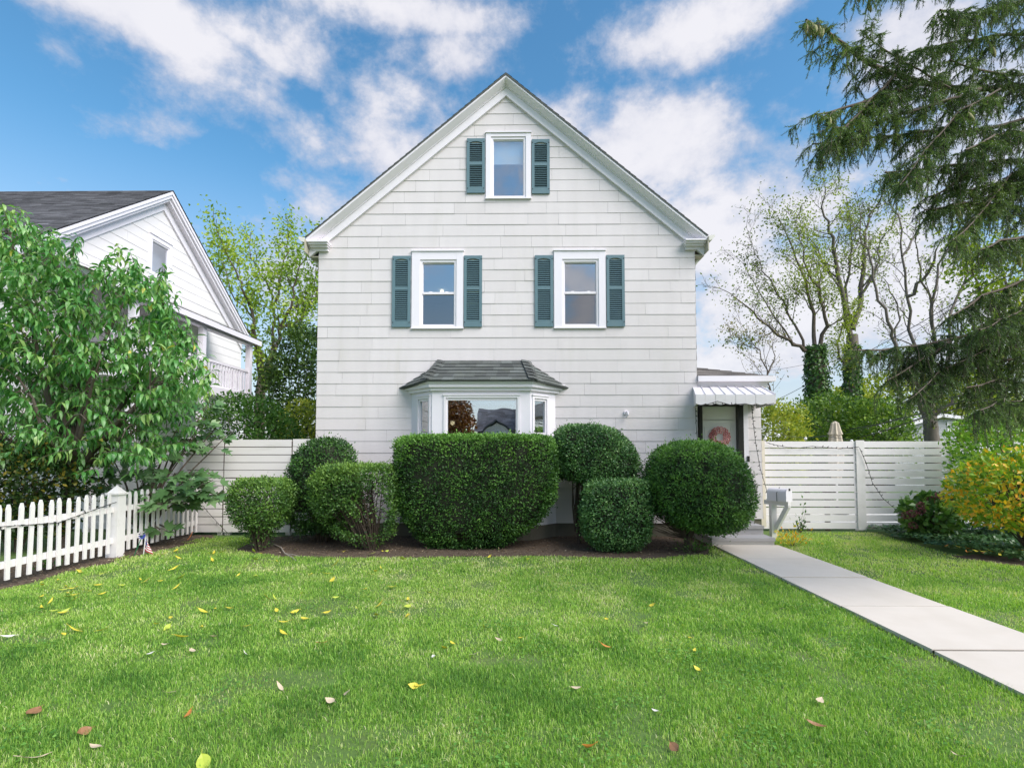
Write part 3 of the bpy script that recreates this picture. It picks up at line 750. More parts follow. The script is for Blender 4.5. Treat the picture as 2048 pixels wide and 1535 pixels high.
for n, ya, yb, hh, ww in ((200000, 2.3, 4.2, .040, .0038), (230000, 4.2, 7.0, .038, .0056), (190000, 7.0, 11.0, .040, .0085)):
    x, y, pn, big = grass(n, ya, yb, hh, ww, gr_); n = len(x)
    h = hh * (.45 + .75 * gr_.random(n)) * (.45 + 1.1 * pn) ; w = ww * (.6 + .8 * gr_.random(n))
    th = gr_.random(n) * 2 * np.pi; lean = np.abs(gr_.normal(0, .55, n)) + .12
    la = th + np.pi / 2 + gr_.normal(0, .6, n)
    sx, sy = np.cos(th) * w * .5, np.sin(th) * w * .5; lx, ly = np.cos(la) * lean * h, np.sin(la) * lean * h
    z0 = np.full(n, -.003); zm = h * (.62 - .1 * lean.clip(0, 1)); zt = h * np.clip(1.0 - .38 * lean, .35, 1)
    V = np.stack([np.stack([x - sx, y - sy, z0], 1), np.stack([x + sx, y + sy, z0], 1),
                  np.stack([x - sx * .8 + lx * .4, y - sy * .8 + ly * .4, zm], 1), np.stack([x + sx * .8 + lx * .4, y + sy * .8 + ly * .4, zm], 1),
                  np.stack([x + lx, y + ly, zt], 1)], 1)
    sunny = np.exp(-(((x - .6) / 3.0) ** 2 + ((y - 7.3) / 2.2) ** 2))  # sunlit patch in mid-lawn, painted into the blade tint
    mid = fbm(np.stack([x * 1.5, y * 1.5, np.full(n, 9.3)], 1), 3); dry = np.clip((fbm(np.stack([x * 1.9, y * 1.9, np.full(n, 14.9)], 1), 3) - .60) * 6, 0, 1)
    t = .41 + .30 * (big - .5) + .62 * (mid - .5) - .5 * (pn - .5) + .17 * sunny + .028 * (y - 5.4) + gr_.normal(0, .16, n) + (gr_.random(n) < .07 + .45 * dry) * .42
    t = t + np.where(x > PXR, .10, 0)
    parts.append((V, np.clip(t, 0, 1)))
nv = 0; Vs, Q, T, tq = [], [], [], []
for V, t in parts:
    b = nv + np.arange(len(V))[:, None] * 5
    Q.append(b + [0, 1, 3, 2]); T.append(b + [2, 3, 4]); tq.append(t); Vs.append(V.reshape(-1, 3)); nv += len(V) * 5
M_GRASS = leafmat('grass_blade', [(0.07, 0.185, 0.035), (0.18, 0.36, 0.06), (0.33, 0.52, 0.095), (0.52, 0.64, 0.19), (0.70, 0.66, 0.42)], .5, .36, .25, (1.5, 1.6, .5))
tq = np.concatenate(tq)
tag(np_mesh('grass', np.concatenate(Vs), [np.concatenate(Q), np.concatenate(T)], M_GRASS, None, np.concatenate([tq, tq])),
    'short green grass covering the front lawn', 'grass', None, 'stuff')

# chips and dead leaves on the mulch
nl = 5200; x = gr_.uniform(-5.6, 5, nl); y = gr_.uniform(8.3, 10.3, nl); ok = inpoly(x, y, MULCHW); x, y = x[ok], y[ok]
x2 = gr_.uniform(-7.3, -5.5, 3000); y2 = gr_.uniform(5, 10.3, 3000); ok = inpoly(x2, y2, DIRT); x, y = np.concatenate([x, x2[ok]]), np.concatenate([y, y2[ok]]); nl = len(x)
tag(leaves('mulch_litter', np.stack([x, y, gr_.uniform(.010, .025, nl)], 1), unit(gr_.normal(size=(nl, 3)) * [1, 1, .25]), unit(rand_dir(nl, gr_) * .5 + [0, 0, 1]), gr_.uniform(.02, .055, nl), gr_.uniform(.008, .022, nl), leafmat('dead_litter', [(0.05, 0.03, 0.02), (0.14, 0.09, 0.055), (0.27, 0.20, 0.13), (0.5, 0.42, 0.30)], .9, .05, .2), None, np.clip(gr_.normal(.38, .25, nl), 0, 1)),
    'dry chips and dead leaves littering the mulch bed', 'mulch litter', None, 'stuff')
# clover and broad weeds between the blades
ncl = 5200; cx_ = gr_.uniform(-5, 5, 60); cy_ = gr_.uniform(2.6, 7.5, 60); k_ = gr_.integers(0, 60, ncl); x = cx_[k_] + gr_.normal(0, .13, ncl); y = cy_[k_] + gr_.normal(0, .13, ncl)
ok = (x < PXL - .05) & (x > PKX + .4); x, y = x[ok], y[ok]; ncl = len(x)
tag(leaves('clover', np.stack([x, y, gr_.uniform(.022, .042, ncl)], 1), unit(gr_.normal(size=(ncl, 3)) * [1, 1, .15]), unit(rand_dir(ncl, gr_) * .4 + [0, 0, 1]), gr_.uniform(.016, .03, ncl), gr_.uniform(.014, .026, ncl), leafmat('clover_leaf', [(0.06, 0.17, 0.03), (0.13, 0.30, 0.05), (0.22, 0.42, 0.08)], .5, .25, .3), None, np.clip(gr_.normal(.5, .25, ncl), 0, 1)),
    'low clover and broad leaved weeds growing in the front lawn', 'clover', None, 'stuff')

# ================================================================== FENCES
def string_light(name, label, pts, sag_r=.006, step=.09, rnd=None, cat='string lights'):
    rnd = rnd or random.Random(2); m = MB(); pts = [Vector(p) for p in pts]; m.tube(pts, .0055, 5)
    for a, b in zip(pts[:-1], pts[1:]):
        L = (b - a).length; k = max(1, int(L / step))
        for i in range(k):
            p = a.lerp(b, (i + rnd.random() * .6) / k); d = Vector((rnd.uniform(-1, 1), rnd.uniform(-1, .2), rnd.uniform(-1, .8))).normalized()
            m.tube([p, p + d * .022, p + d * .045], [.007, .008, .003], 5)
    return tag(m.build(name, M_WIRE), label, cat, 'string lights along the fences and awning')
def catenary(a, b, sag, n=12):
    a, b = Vector(a), Vector(b)
    return [a.lerp(b, i / n) - Vector((0, 0, sag * 4 * (i / n) * (1 - i / n))) for i in range(n + 1)]

LFY = 10.32
bf = thing('board_fence', 'weathered white board fence with a gate left of the house', 'fence', (P(500, 1070, LFY).x, LFY, 0))
def boards(name, parent, xa, xb, Y, za, zb, n, gap, material, lip=.022, r=random.Random(31), lbl=None):
    m = MB(); h = (zb - za) / n
    for i in range(n):
        dz = r.uniform(-.003, .003); dy = r.uniform(-.003, .003)
        m.box(xa + r.uniform(0, .006), xb - r.uniform(0, .006), Y + dy, Y + lip + dy, za + h * i + gap / 2 + dz, za + h * (i + 1) - gap / 2 + dz, r.random())
    o = m.build(name, material, parent)
    if lbl: o['label'] = lbl
    return o
xs = [P(px, 900, LFY).x for px in (372, 447, 449.5, 583, 585.5, 625)]
zt = P(500, 878, LFY).z
boards('board_panel', bf, xs[0], xs[1], LFY, .06, zt, 12, .014, M_FENCE)
gate = boards('gate', bf, xs[2], xs[3], LFY - .004, .06, zt, 12, .014, M_FENCE)
boards('board_panel', bf, xs[4], xs[5], LFY - .008, .06, zt + .012, 12, .009, M_FENCE)
m = MB()
for x in (xs[0] + .06, xs[1] - .06, xs[2] + .06, xs[3] - .06, xs[5] - .08):
    m = MB(); m.box(x - .05, x + .05, LFY + .045, LFY + .13, .0, zt - .02); m.build('fence_post', M_FENCE, bf)
m = MB(); m.box(xs[0] + .02, xs[5] - .03, LFY + .027, LFY + .044, .08, zt - .03); m.build('gap_shade_panel', M_BARK, bf)  # dark panel added behind the boards, so gaps read as shadow lines
m = MB(); c = P(588, 917, LFY); m.box(c.x - .03, c.x + .03, LFY - .05, LFY - .009, c.z - .09, c.z + .09); m.box(c.x - .012, c.x + .012, LFY - .07, LFY - .05, c.z - .03, c.z + .05); m.build('gate_latch', M_DARK, gate)

RFY = 11.0
rf = thing('board_fence', 'white horizontal board fence with open gaps right of the entry', 'fence', (P(1700, 1060, RFY).x, RFY, 0))
x0, xm, x1 = P(1514, 900, RFY).x, P(1719, 900, RFY).x, P(1905, 900, RFY).x
zt = P(1700, 881, RFY).z; zb = P(1700, 1058, RFY).z
boards('board_panel', rf, x0 + .11, xm - .02, RFY, zb, zt, 12, .021, M_FENCE_R); boards('board_panel', rf, xm + .02, x1, RFY, zb, zt, 12, .021, M_FENCE_R)
m = MB(); m.box(xm - .085, xm + .085, RFY - .028, RFY - .004, .03, zt + .01); m.box(xm - .05, xm + .05, RFY + .03, RFY + .13, -.1, zt - .02); m.build('fence_post', M_PICKET, rf)
m = MB(); m.box(x1 - .05, x1 + .05, RFY - .02, RFY - .004, .0, zt + .01); m.box(x1 - .05, x1 + .05, RFY + .03, RFY + .13, -.1, zt); m.build('fence_post', M_PICKET, rf)
m = MB(); m.box(x0 + .01, x0 + .105, RFY - .12, RFY - .006, .1, zt + .0); tag(m.build('fence_post', M_BEIGE, rf), 'beige end post beside the entry wall')
for px in (1615, 1655): 
    x = P(px, 900, RFY).x; m = MB(); m.box(x - .04, x + .04, RFY + .03, RFY + .10, -.1, .9); m.build('brace_post', M_BARK, rf)

# picket fence along the left border
pf = thing('picket_fence', 'white picket fence with pointed slats on the left border', 'fence', (PKX, 8.2, 0))
def picket_mesh():
    m = MB(); w, t, h = .056, .022, .86
    pts = [(0, -w / 2, 0), (0, w / 2, 0), (0, w / 2, h), (0, w * .18, h + .06), (0, -w * .18, h + .06), (0, -w / 2, h)]
    m.poly([(p[0] + t / 2, p[1], p[2]) for p in pts], t, (-1, 0, 0)); return m
pk = None
ys = [8.02 - .1435 * i for i in range(36)] + [8.45 + .136 * i for i in range(14)]
rp_ = random.Random(4)
for y in ys:
    if pk is None:
        pk = picket_mesh(); v = [(a + PKX + .035, b + y, c + .085) for a, b, c in pk.v]; pk.v = [(a - PKX, b - 8.2, c) for a, b, c in v]
        me = MB(); me.v = [(a, b, c) for a, b, c in picket_mesh().v]; me.f = pk.f; me.t = pk.t; me.m = pk.m
        pk = me.build('picket', M_PICKET); pk.parent = pf; pk.location = (.035, y - 8.2, .085)
    else:
        c = pk.copy(); COL.objects.link(c); c.parent = pf; c.location = (.035 + rp_.uniform(-.003, .003), y - 8.2, .085 + rp_.uniform(-.012, .012)); c.rotation_euler = (rp_.gauss(0, .012), 0, 0)
for ya, yb in ((2.9, 8.14), (8.28, 10.3)):
    for z in (.26, .74):
        m = MB(); m.bar((PKX, ya, z), (PKX, yb, z), .036, .085); m.build('rail', M_PICKET, pf)
m = MB(); m.box(PKX - .085, PKX + .085, 8.13, 8.30, -.05, .97); post = m.build('fence_post', M_PICKET, pf)
m = MB(); m.box(PKX - .105, PKX + .105, 8.11, 8.32, .97, 1.0)
m.add([(PKX - .09, 8.125, 1.0), (PKX + .09, 8.125, 1.0), (PKX + .09, 8.305, 1.0), (PKX - .09, 8.305, 1.0), (PKX, 8.215, 1.12)], [(0, 1, 4), (1, 2, 4), (2, 3, 4), (3, 0, 4)])
m.build('post_cap', M_PICKET, post)
pts = []
for (y, z) in ((3.0, .78), (4.6, .72), (6.3, .74), (7.1, .68), (8.0, .84), (8.13, .86)): pts.append((PKX + .06, y, z))
string_light('string_light', 'dark string lights sagging along the white picket fence', pts, step=.14)

# neighbour's tall vinyl fence
VY = 10.75
vf = thing('vinyl_fence', 'tall plain white vinyl fence behind the picket fence', 'fence', (-8, VY, 0))
xa, xb = -10.6, P(369, 900, VY - .1).x
m = MB(); x = xb - .08
while x > xa:
    m.box(max(xa, x - 1.9), x, VY, VY + .04, .12, 1.75)
    m.box(max(xa, x - 1.9), x, VY - .015, VY + .055, .06, .2); m.box(max(xa, x - 1.9), x, VY - .015, VY + .055, 1.72, 1.84); x -= 2.03
m.build('vinyl_panel', M_VINYL, vf)
x = xb
while x > xa:
    m = MB(); m.box(x - .065, x + .065, VY - .05, VY + .09, -.05, 1.9); m.box(x - .08, x + .08, VY - .065, VY + .105, 1.9, 1.93); m.build('fence_post', M_VINYL, vf); x -= 2.03

# strings of lights on the entry and right fence
e1 = P(1514, 812, 10.3); e2 = P(1528, 960, 10.5)
string_light('string_light', 'dark string lights hanging down the entry wall corner', [P(1503, 810, 9.8), P(1507, 850, 10.45), P(1512, 890, 10.5), P(1520, 935, 10.5), P(1532, 975, 10.4), P(1537, 1000, 10.3)])
string_light('string_light', 'dark string lights draped along the top of the right board fence', [P(px, py, RFY - .05) for px, py in ((1532, 884), (1550, 889), (1575, 894), (1600, 895), (1625, 892), (1650, 894), (1680, 897), (1718, 893))])
string_light('string_light', 'dark string lights dropping from fence post down to the hydrangea', [P(px, py, RFY - .06) for px, py in ((1719, 895), (1732, 925), (1745, 965), (1765, 995), (1790, 1017), (1815, 1027))])
string_light('string_light', 'dark string lights along the scalloped awning edge', [P(px, py, EY - 1.03) for px, py in ((1390, 812), (1415, 808), (1435, 802), (1460, 809), (1490, 807), (1520, 812), (1548, 806))], step=.12)
string_light('string_light', 'dark string lights hanging at the left side of the doorway', [P(px, py, HY - .05) for px, py in ((1391, 815), (1392, 845), (1395, 885), (1396, 905))])
string_light('string_light', 'dark string lights trailing over the left board fence onto soil', [P(px, py, LFY - .05) for px, py in ((405, 1010), (420, 1028), (440, 1050), (458, 1068))], step=.12)
m = MB()
pts = [P(px, py, 12.2) for px, py in ((1500, 868), (1531, 874), (1557, 867), (1590, 874), (1611, 874), (1650, 872), (1703, 879))]
m.tube(pts, .006, 5)
bl = m.build('bulb_string', M_WIRE)
tag(bl, 'string of round white bulbs above the right board fence', 'string lights')
for px, py in ((1531, 874), (1557, 867), (1611, 874), (1703, 879)):
    c = P(px, py, 12.2); m = MB(); m.lathe(c, [(.035 * math.sin(t * math.pi / 8) + 1e-4, -.035 * math.cos(t * math.pi / 8) - .03) for t in range(9)], 10); m.build('bulb', M_BULB, bl, True)

# ================================================================== NEIGHBOUR HOUSE
NX = -11.0
ap = PX(345, 381, NX + .3); nr_ = PX(100, 462, NX + .3); fr = PX(497, 667, NX + .3)
NS = (ap.z - nr_.z) / (ap.y - nr_.y)
Yn = ap.y - (fr.y - ap.y) * 1.0; zn = ap.z - NS * (ap.y - Yn)
NS2 = (ap.z - fr.z) / (fr.y - ap.y)
nh = thing('neighbour_house', 'white clapboard neighbour house with dark roof and upper porch behind the peach tree', 'house', (NX - 6, ap.y, 0))
FN = (Vector((NX, 0, 0)), Vector((0, 1, 0)), Vector((1, 0, 0)))
nw0, nw1 = Yn + .45, fr.y - .05
def nl(z): return nw0 if z < zn else max(nw0, ap.y - (ap.z - .2 - z) / NS)
def nrr(z): return nw1 if z < zn else min(nw1, ap.y + (ap.z - .2 - z) / NS2)
wa, wb = PX(298, 470, NX), PX(334, 470, NX)
wz0, wz1 = PX(316, 560, NX).z, PX(300, 466, NX).z
m = MB(); siding(m, FN, .3, ap.z - .25, .29, nl, nrr, [(wa.y + .03, wb.y + .2, wz0 + .03, wz1 - .03)], random.Random(14), 2.4)
m.box(NX - 14, NX, nw0 - .1, nw0, .0, zn + .1); m.box(NX - 14, NX, nw1, nw1 + .1, .0, zn + .1)
m.box(NX - 13, NX - .05, nw0, nw1, 0, .5); m.box(NX - .14, NX - .04, nw0 + .02, nw1 - .02, .3, wz0 - .1)
m.build('wall', M_NB, nh)
window(nh, FN, wa.y, wb.y + .23, wz0, wz1, .1, (wa.y + .17, wb.y + .06), [(wz0 + .2, wz1 - .2)])
m = MB(); m.box(NX - 1.2, NX - .3, wa.y - .3, wb.y + .6, wz0 - .3, wz1 + .1); m.build('room_interior', M_ROOM, nh)
m = MB(); rr = random.Random(8); xr0, xr1 = NX - 14, NX + .33
shingles(m, (xr0, Yn, zn), (xr1, Yn, zn), (xr1, ap.y, ap.z), (xr0, ap.y, ap.z), 42, .4, rr, .016)
shingles(m, (xr1, fr.y, fr.z), (xr0, fr.y, fr.z), (xr0, ap.y, ap.z), (xr1, ap.y, ap.z), 30, .8, rr, .012)
m.build('roof', M_ROOF2, nh)
m = MB()
for (d0, d1, xa_, xb_) in ((.03, .13, NX + .18, NX + .31), (.13, .24, NX + .1, NX + .28), (.24, .34, NX, NX + .22), (.34, .62, NX - .02, NX + .06)):
    for (ye, ze) in ((Yn, zn), (fr.y, fr.z)):
        pts = [(xa_, ye, ze - d0), (xa_, ap.y, ap.z - d0), (xa_, ap.y, ap.z - d1), (xa_, ye, ze - d1)]
        m.poly(pts, xb_ - xa_, (1, 0, 0))
    m.add([(NX, Yn, zn - .03), (xr1 - .03, Yn, zn - .03), (xr1 - .03, ap.y, ap.z - .03), (NX, ap.y, ap.z - .03), (NX, fr.y, fr.z - .03), (xr1 - .03, fr.y, fr.z - .03)], [(0, 1, 2, 3), (3, 2, 5, 4)])
m.build('rake_trim', M_TRIM, nh)
# porch
PXo = -9.0
pe0, pe1 = PX(353, 600, PXo), PX(524, 685, PXo)
zpe = (pe0.z + pe1.z) / 2 - .05; zpt = zpe + .75; py0, py1 = 11.2, pe1.y
m = MB(); rr = random.Random(5)
shingles(m, (PXo, py0, zpe), (PXo, py1, zpe), (NX + .02, py1 - .0, zpt), (NX + .02, py0, zpt), 9, .5, rr, .01)
m.build('porch_roof', M_ROOF3, nh)
m = MB(); m.box(PXo - .03, PXo - .004, py0, py1 - .004, zpe - .17, zpe - .008)
m.poly([(PXo - .03, py1 - .03, zpe - .02), (NX + .03, py1 - .03, zpt - .02), (NX + .03, py1 - .03, zpt - .2), (PXo - .03, py1 - .03, zpe - .17)], .026, (0, 1, 0))
m.box(PXo - .35, PXo - .15, py0, py1 - .3, zpe - .22, zpe - .06)
y = py0 + .3
while y < py1 - .3: m.bar((PXo - .1, y, zpe - .05), (NX + .05, y, zpt - .09), .05, .12); y += .6
m.build('porch_beam', M_TRIM, nh)
posts_y = [PX(497, 750, PXo - .25).y, PX(405, 660, PXo - .25).y, 12.4]
for y in posts_y:
    m = MB(); m.box(PXo - .33, PXo - .17, y - .08, y + .08, 0, zpe - .2); m.build('porch_post', M_TRIM, nh)
zr_ = PX(494, 742, PXo - .25).z; zd = PX(494, 790, PXo - .25).z
m = MB(); m.box(PXo - .29, PXo - .21, 11.5, posts_y[0] - .08, zr_ - .04, zr_ + .03); m.box(PXo - .28, PXo - .22, 11.5, posts_y[0] - .08, zd + .05, zd + .10)
y = 11.6
while y < posts_y[0] - .1: m.box(PXo - .27, PXo - .23, y, y + .04, zd + .10, zr_ - .04); y += .155
x = PXo - .5
m.box(NX + .02, PXo - .33, posts_y[0] - .03, posts_y[0] + .03, zr_ - .04, zr_ + .03); m.box(NX + .02, PXo - .33, posts_y[0] - .03, posts_y[0] + .03, zd + .05, zd + .1)
while x > NX + .1: m.box(x, x + .04, posts_y[0] - .02, posts_y[0] + .02, zd + .1, zr_ - .04); x -= .155
m.build('porch_railing', M_TRIM, nh)
m = MB(); m.box(NX + .01, PXo - .1, 11.4, posts_y[0] + .15, zd - .22, zd + .02); m.build('porch_deck', M_TRIM, nh)

# ================================================================== SMALL THINGS
# mailbox on an angled post
mb_c = P(1558, 986, 9.95)
mbx = thing('mailbox', 'white arched mailbox on a braced white wooden post beside the front steps', 'mailbox', (mb_c.x - .12, 9.95, 0))
ax = Vector((.52, -.85, 0)).normalized(); sd = Vector((.85, .52, 0)).normalized()
def arch(hw, h, n=8):
    return [(-hw, 0)] + [(-hw * math.cos(math.pi * k / n), h - hw + hw * math.sin(math.pi * k / n)) for k in range(n + 1)] + [(hw, 0)]
zb_ = P(1558, 1001, 9.95).z
bc = Vector((mb_c.x, 9.95, zb_)); hl = .185
m = MB(); pr = arch(.092, .24)
m.poly([bc - ax * hl + sd * a + Vector((0, 0, b)) for a, b in pr], hl * 2 - .012, ax); box_ = m.build('mailbox_body', M_VINYL, mbx)
m = MB(); m.poly([bc + ax * (hl - .010) + sd * a + Vector((0, 0, b)) for a, b in arch(.097, .247)], .022, ax)
d = m.build('mailbox_door', M_VINYL, mbx)
m = MB(); m.bar(bc + ax * (hl + .02) + Vector((0, 0, .2)), bc + ax * (hl + .02) + Vector((0, 0, .24)), .03, .012); m.build('handle', M_DARK, d)
m = MB(); pb = bc - ax * .13
m.box(pb.x - .05, pb.x + .05, pb.y - .05, pb.y + .05, -.02, zb_ - .06); m.bar(bc - ax * .28 + Vector((0, 0, -.04)), bc + ax * .2 + Vector((0, 0, -.04)), .09, .08)
m.build('post', M_PICKET, mbx)
m = MB(); m.bar(pb + Vector((0, 0, .14 - zb_)) + ax * .03 , bc + ax * .17 + Vector((0, 0, -.08)), .075, .075); m.build('brace', M_PICKET, mbx)
m = MB(); m.tube([bc + ax * .02 - sd * .102 + Vector((0, 0, .0)), bc + ax * .02 - sd * .11 + Vector((0, 0, .15)), bc + ax * .01 + Vector((0, 0, .252)), bc + ax * .02 + sd * .11 + Vector((0, 0, .1))], .006, 5)
q = m.build('string_light', M_WIRE); tag(q, 'dark wire looped over the white arched mailbox', 'string lights', 'string lights along the fences and awning')

# closed patio umbrella
uc = P(1671, 878, 14.0)
um = thing('patio_umbrella', 'closed beige patio umbrella standing behind the right board fence', 'umbrella', (uc.x, 14, 0))
ztp = P(1671, 842, 14).z
m = MB(); m.tube([(uc.x, 14, 0), (uc.x, 14, ztp - .02)], .025, 8); m.build('pole', M_PICKET, um)
m = MB(); n = 16; prof = [(.02, ztp), (.075, ztp - .05), (.11, ztp - .22), (.14, ztp - .33), (.15, ztp - .345), (.115, ztp - .35), (.15, ztp - .6), (.16, ztp - 1.0), (.10, ztp - 1.5)]
vs = []; fs = []
for r_, z in prof:
    for k in range(n): 
        q = r_ * (1 + (.22 if k % 2 else -.12) * (r_ > .05)); vs.append((uc.x + q * math.cos(2 * math.pi * k / n), 14 + q * math.sin(2 * math.pi * k / n), z - (.03 if (k % 4 == 0 and .13 < r_ < .152) else 0)))
for i in range(len(prof) - 1):
    for k in range(n): fs.append((i * n + k, (i + 1) * n + k, (i + 1) * n + (k + 1) % n, i * n + (k + 1) % n))
m.add(vs, fs); m.build('canopy', M_CANVAS, um)
m = MB(); m.lathe((uc.x, 14, 0), [(.001, .0), (.26, .0), (.26, .05), (.05, .1), (.04, .3)], 16); m.build('base', M_DARK, um)

# grey garage far right
GY = 24.0
g0, g1, g2 = P(1786, 850, GY).x, P(1878, 832, GY).x, P(1911, 835, GY).x
ga = thing('garage', 'low grey lap sided garage behind the right board fence', 'garage', (g1, GY, 0))
FG = (Vector((0, GY, 0)), Vector((1, 0, 0)), Vector((0, -1, 0)))
zL, zM = P(1790, 856, GY).z, P(1878, 832, GY).z
w = MB(); wx0, wx1, wza, wzb = P(1896, 845, GY).x, P(1905, 845, GY).x, P(1900, 862, GY).z, P(1900, 846, GY).z
siding(w, FG, .1, P(1880, 838, GY).z, .14, lambda z: max(g0, g1 - (zM - z) * (g1 - g0) / (zM - zL)), lambda z: g2, [(wx0, wx1, wza, wzb)], random.Random(3), 3, .012)
w.box(g0 + 1, g2 - .01, GY + .02, GY + 6, 0, zL - .2); w.build('wall', M_GREY, ga)
m = MB(); m.bar((g0 - .9, GY - .1, zL - (zM - zL) / (g1 - g0) * .9), (g1, GY - .1, zM + .03), .3, .14); m.bar((g1, GY - .1, zM + .03), (g2 + .15, GY - .1, P(1912, 836, GY).z), .3, .14)
m.add([(g0 - .9, GY - .25, zL), (g1, GY - .25, zM + .12), (g1, GY + 6, zM + .12), (g0 - .9, GY + 6, zL)], [(0, 1, 2, 3)])
m.build('roof_edge', M_TRIM, ga)
window(ga, FG, wx0 - .06, wx1 + .06, wza - .06, wzb + .06, .05, (wx0 + .04, wx1 - .04), [(wza + .04, wzb - .04)])
m = MB(); m.box(wx0 - .1, wx1 + .1, GY + .3, GY + .32, wza - .1, wzb + .1); m.build('room_interior', M_DARK, ga)

# overhead cables
def cable(label, pxs, r=.012):
    pts = [P(px, py, Y) for px, py, Y in pxs]; out = []
    for a, b in zip(pts[:-1], pts[1:]): out += catenary(a, b, .05 * (b - a).length / 4, 6)[:-1]
    out.append(pts[-1]); m = MB(); m.tube(out, r, 5)
    tag(m.build('overhead_cable', M_CABLE), label, 'cable', 'overhead cables right of the house')
cable('uppermost thick black cable rising right above the board fence', [(1640, 872, 17), (1700, 858, 15), (1964, 790, 10), (2300, 715, 7)], .014)
cable('lowest thick black cable just above the board fence', [(1650, 884, 17), (1712, 876, 15), (1850, 832, 12), (1960, 801, 10), (2300, 735, 7)], .013)
cable('middle thin black cable between the two thick ones', [(1690, 866, 15), (1850, 818, 12), (1990, 785, 10), (2300, 720, 7)], .007)
cable('long thin cable slanting high past the ivy clad trunks', [(1480, 830, 20), (1556, 798, 18), (1660, 740, 15), (1960, 575, 10), (2250, 440, 7)], .008)
cable('thin cable crossing the bare trees high on the right', [(1500, 745, 22), (1640, 722, 18), (1760, 700, 15), (2048, 520, 9), (2250, 420, 7)], .006)

# flag and blue pinwheel on stakes
fb_ = G(287, 1110)
fl = thing('small_flag', 'small striped flag on a thin white stick by the picket fence', 'flag', (fb_.x, fb_.y, 0))
m = MB(); top = P(291, 1072, fb_.y); m.tube([fb_, top], .007, 6); m.build('stick', M_WHITE, fl)
def cloth(px, py, d=0): return P(px, py, fb_.y + d)
A, B, C, D = cloth(290, 1076), cloth(289, 1098), cloth(305, 1109), cloth(296, 1082)
m = MB(); n = 9
for i in range(n):
    t0, t1 = i / n, (i + 1) / n
    for k in range(5):
        s0, s1 = k / 5, (k + 1) / 5
        def q(s, t): 
            a = A.lerp(B, t); b = D.lerp(C, t); p = a.lerp(b, s); p.y += .02 * math.sin(s * 5 + t * 3); return p
        if s0 < .45 and t0 < .5: mi = 2
        else: mi = i % 2
        m.add([q(s0, t0), q(s1, t0), q(s1, t1), q(s0, t1)], [(0, 1, 2, 3)], mi=mi)
for k in range(6):
    p = q(.05 + .07 * k, .05 + .07 * (k % 3)) + Vector((0, -.004, 0)); m.box(p.x - .004, p.x + .004, p.y - .003, p.y, p.z - .004, p.z + .004, mi=1)
m.build('cloth', [M_RED, M_WHITE, M_BLUE], fl)
pb_ = G(268, 1111)
pw = thing('garden_pinwheel', 'blue garden pinwheel on a green stake by the picket fence', 'pinwheel', (pb_.x, pb_.y, 0))
m = MB(); tp = P(285, 1070, pb_.y); m.tube([pb_, tp], .007, 6); m.build('stake', M_GREENS, pw)
m = MB()
for k in range(10):
    th = k * .63; a = Vector((math.cos(th), -.25, math.sin(th))); b = Vector((math.cos(th + .5), .3, math.sin(th + .5)))
    m.add([tp, tp + a * .052, tp + (a + b).normalized() * .058 + Vector((0, -.025, 0)), tp + b * .045], [(0, 1, 2, 3)])
m.build('pinwheel_blades', M_BLUE, pw)
m = MB(); m.tube([P(386, 1052, 10.2), P(385, 1063, 10.1), P(380, 1073, 9.95), P(372, 1082, 9.7)], .008, 6)
tag(m.build('extension_cord', M_ORANGE), 'thin orange cord on the soil beside the picket fence end', 'cord')
m = MB(); m.tube([G(548, 1088, .03), G(562, 1094, .04), G(570, 1106, .05), G(582, 1112, .06), G(592, 1120, .06)], [.010, .010, .008, .007, .004], 6)
m.tube([G(570, 1106, .05), G(585, 1108, .07), G(600, 1112, .07)], [.006, .005, .003], 5)
tag(m.build('fallen_twig', mat('pale_twig', (0.38, 0.33, 0.28), .9, .3, 20)), 'pale forked twig lying on the lawn before the small boxy shrub', 'twig')

# ================================================================== VEGETATION
def wander(p, d, L, n, r, jit=.18, up=0.0, droop=0.0):
    pts = [Vector(p)]; d = Vector(d).normalized()
    for i in range(n):
        d = (d + Vector((r.gauss(0, jit), r.gauss(0, jit), r.gauss(0, jit) + up - droop * i / n))).normalized()
        pts.append(pts[-1] + d * (L / n))
    return pts
def grow(mb, p, d, L, r0, lvl, maxl, r, tips, kids=4, ang=.7, ratio=.62, up=.06, jit=.16, droop=0, minr=.004, start=.3):
    n = 5 if lvl < maxl else 3
    pts = wander(p, d, L, n, r, jit, up, droop)
    rad = [max(minr, r0 * (1 - .7 * i / n)) for i in range(n + 1)]
    mb.tube(pts, rad, 6 if r0 > .04 else (4 if r0 > .012 else 3), r.random(), caps=False)
    if lvl >= maxl:
        tips.extend((tuple(q), tuple((pts[-1] - pts[0]).normalized())) for q in pts[1:])
        return
    for k in range(kids):
        t = start + (1 - start) * (k + r.random()) / kids
        i = min(n - 1, int(t * n)); q = pts[i].lerp(pts[i + 1], t * n - i); dd = (pts[i + 1] - pts[i]).normalized()
        ax = dd.orthogonal().normalized(); ax.rotate(Matrix.Rotation(r.uniform(0, 6.283), 3, dd))
        nd = (dd * math.cos(ang * r.uniform(.6, 1.3)) + ax * math.sin(ang * r.uniform(.6, 1.3)))
        grow(mb, q, nd, L * ratio * r.uniform(.7, 1.2), max(minr, r0 * (1 - .7 * t) * .65), lvl + 1, maxl, r, tips, kids, ang, ratio, up, jit, droop, minr, .25)
    tips.append((tuple(pts[-1]), tuple((pts[-1] - pts[-2]).normalized())))

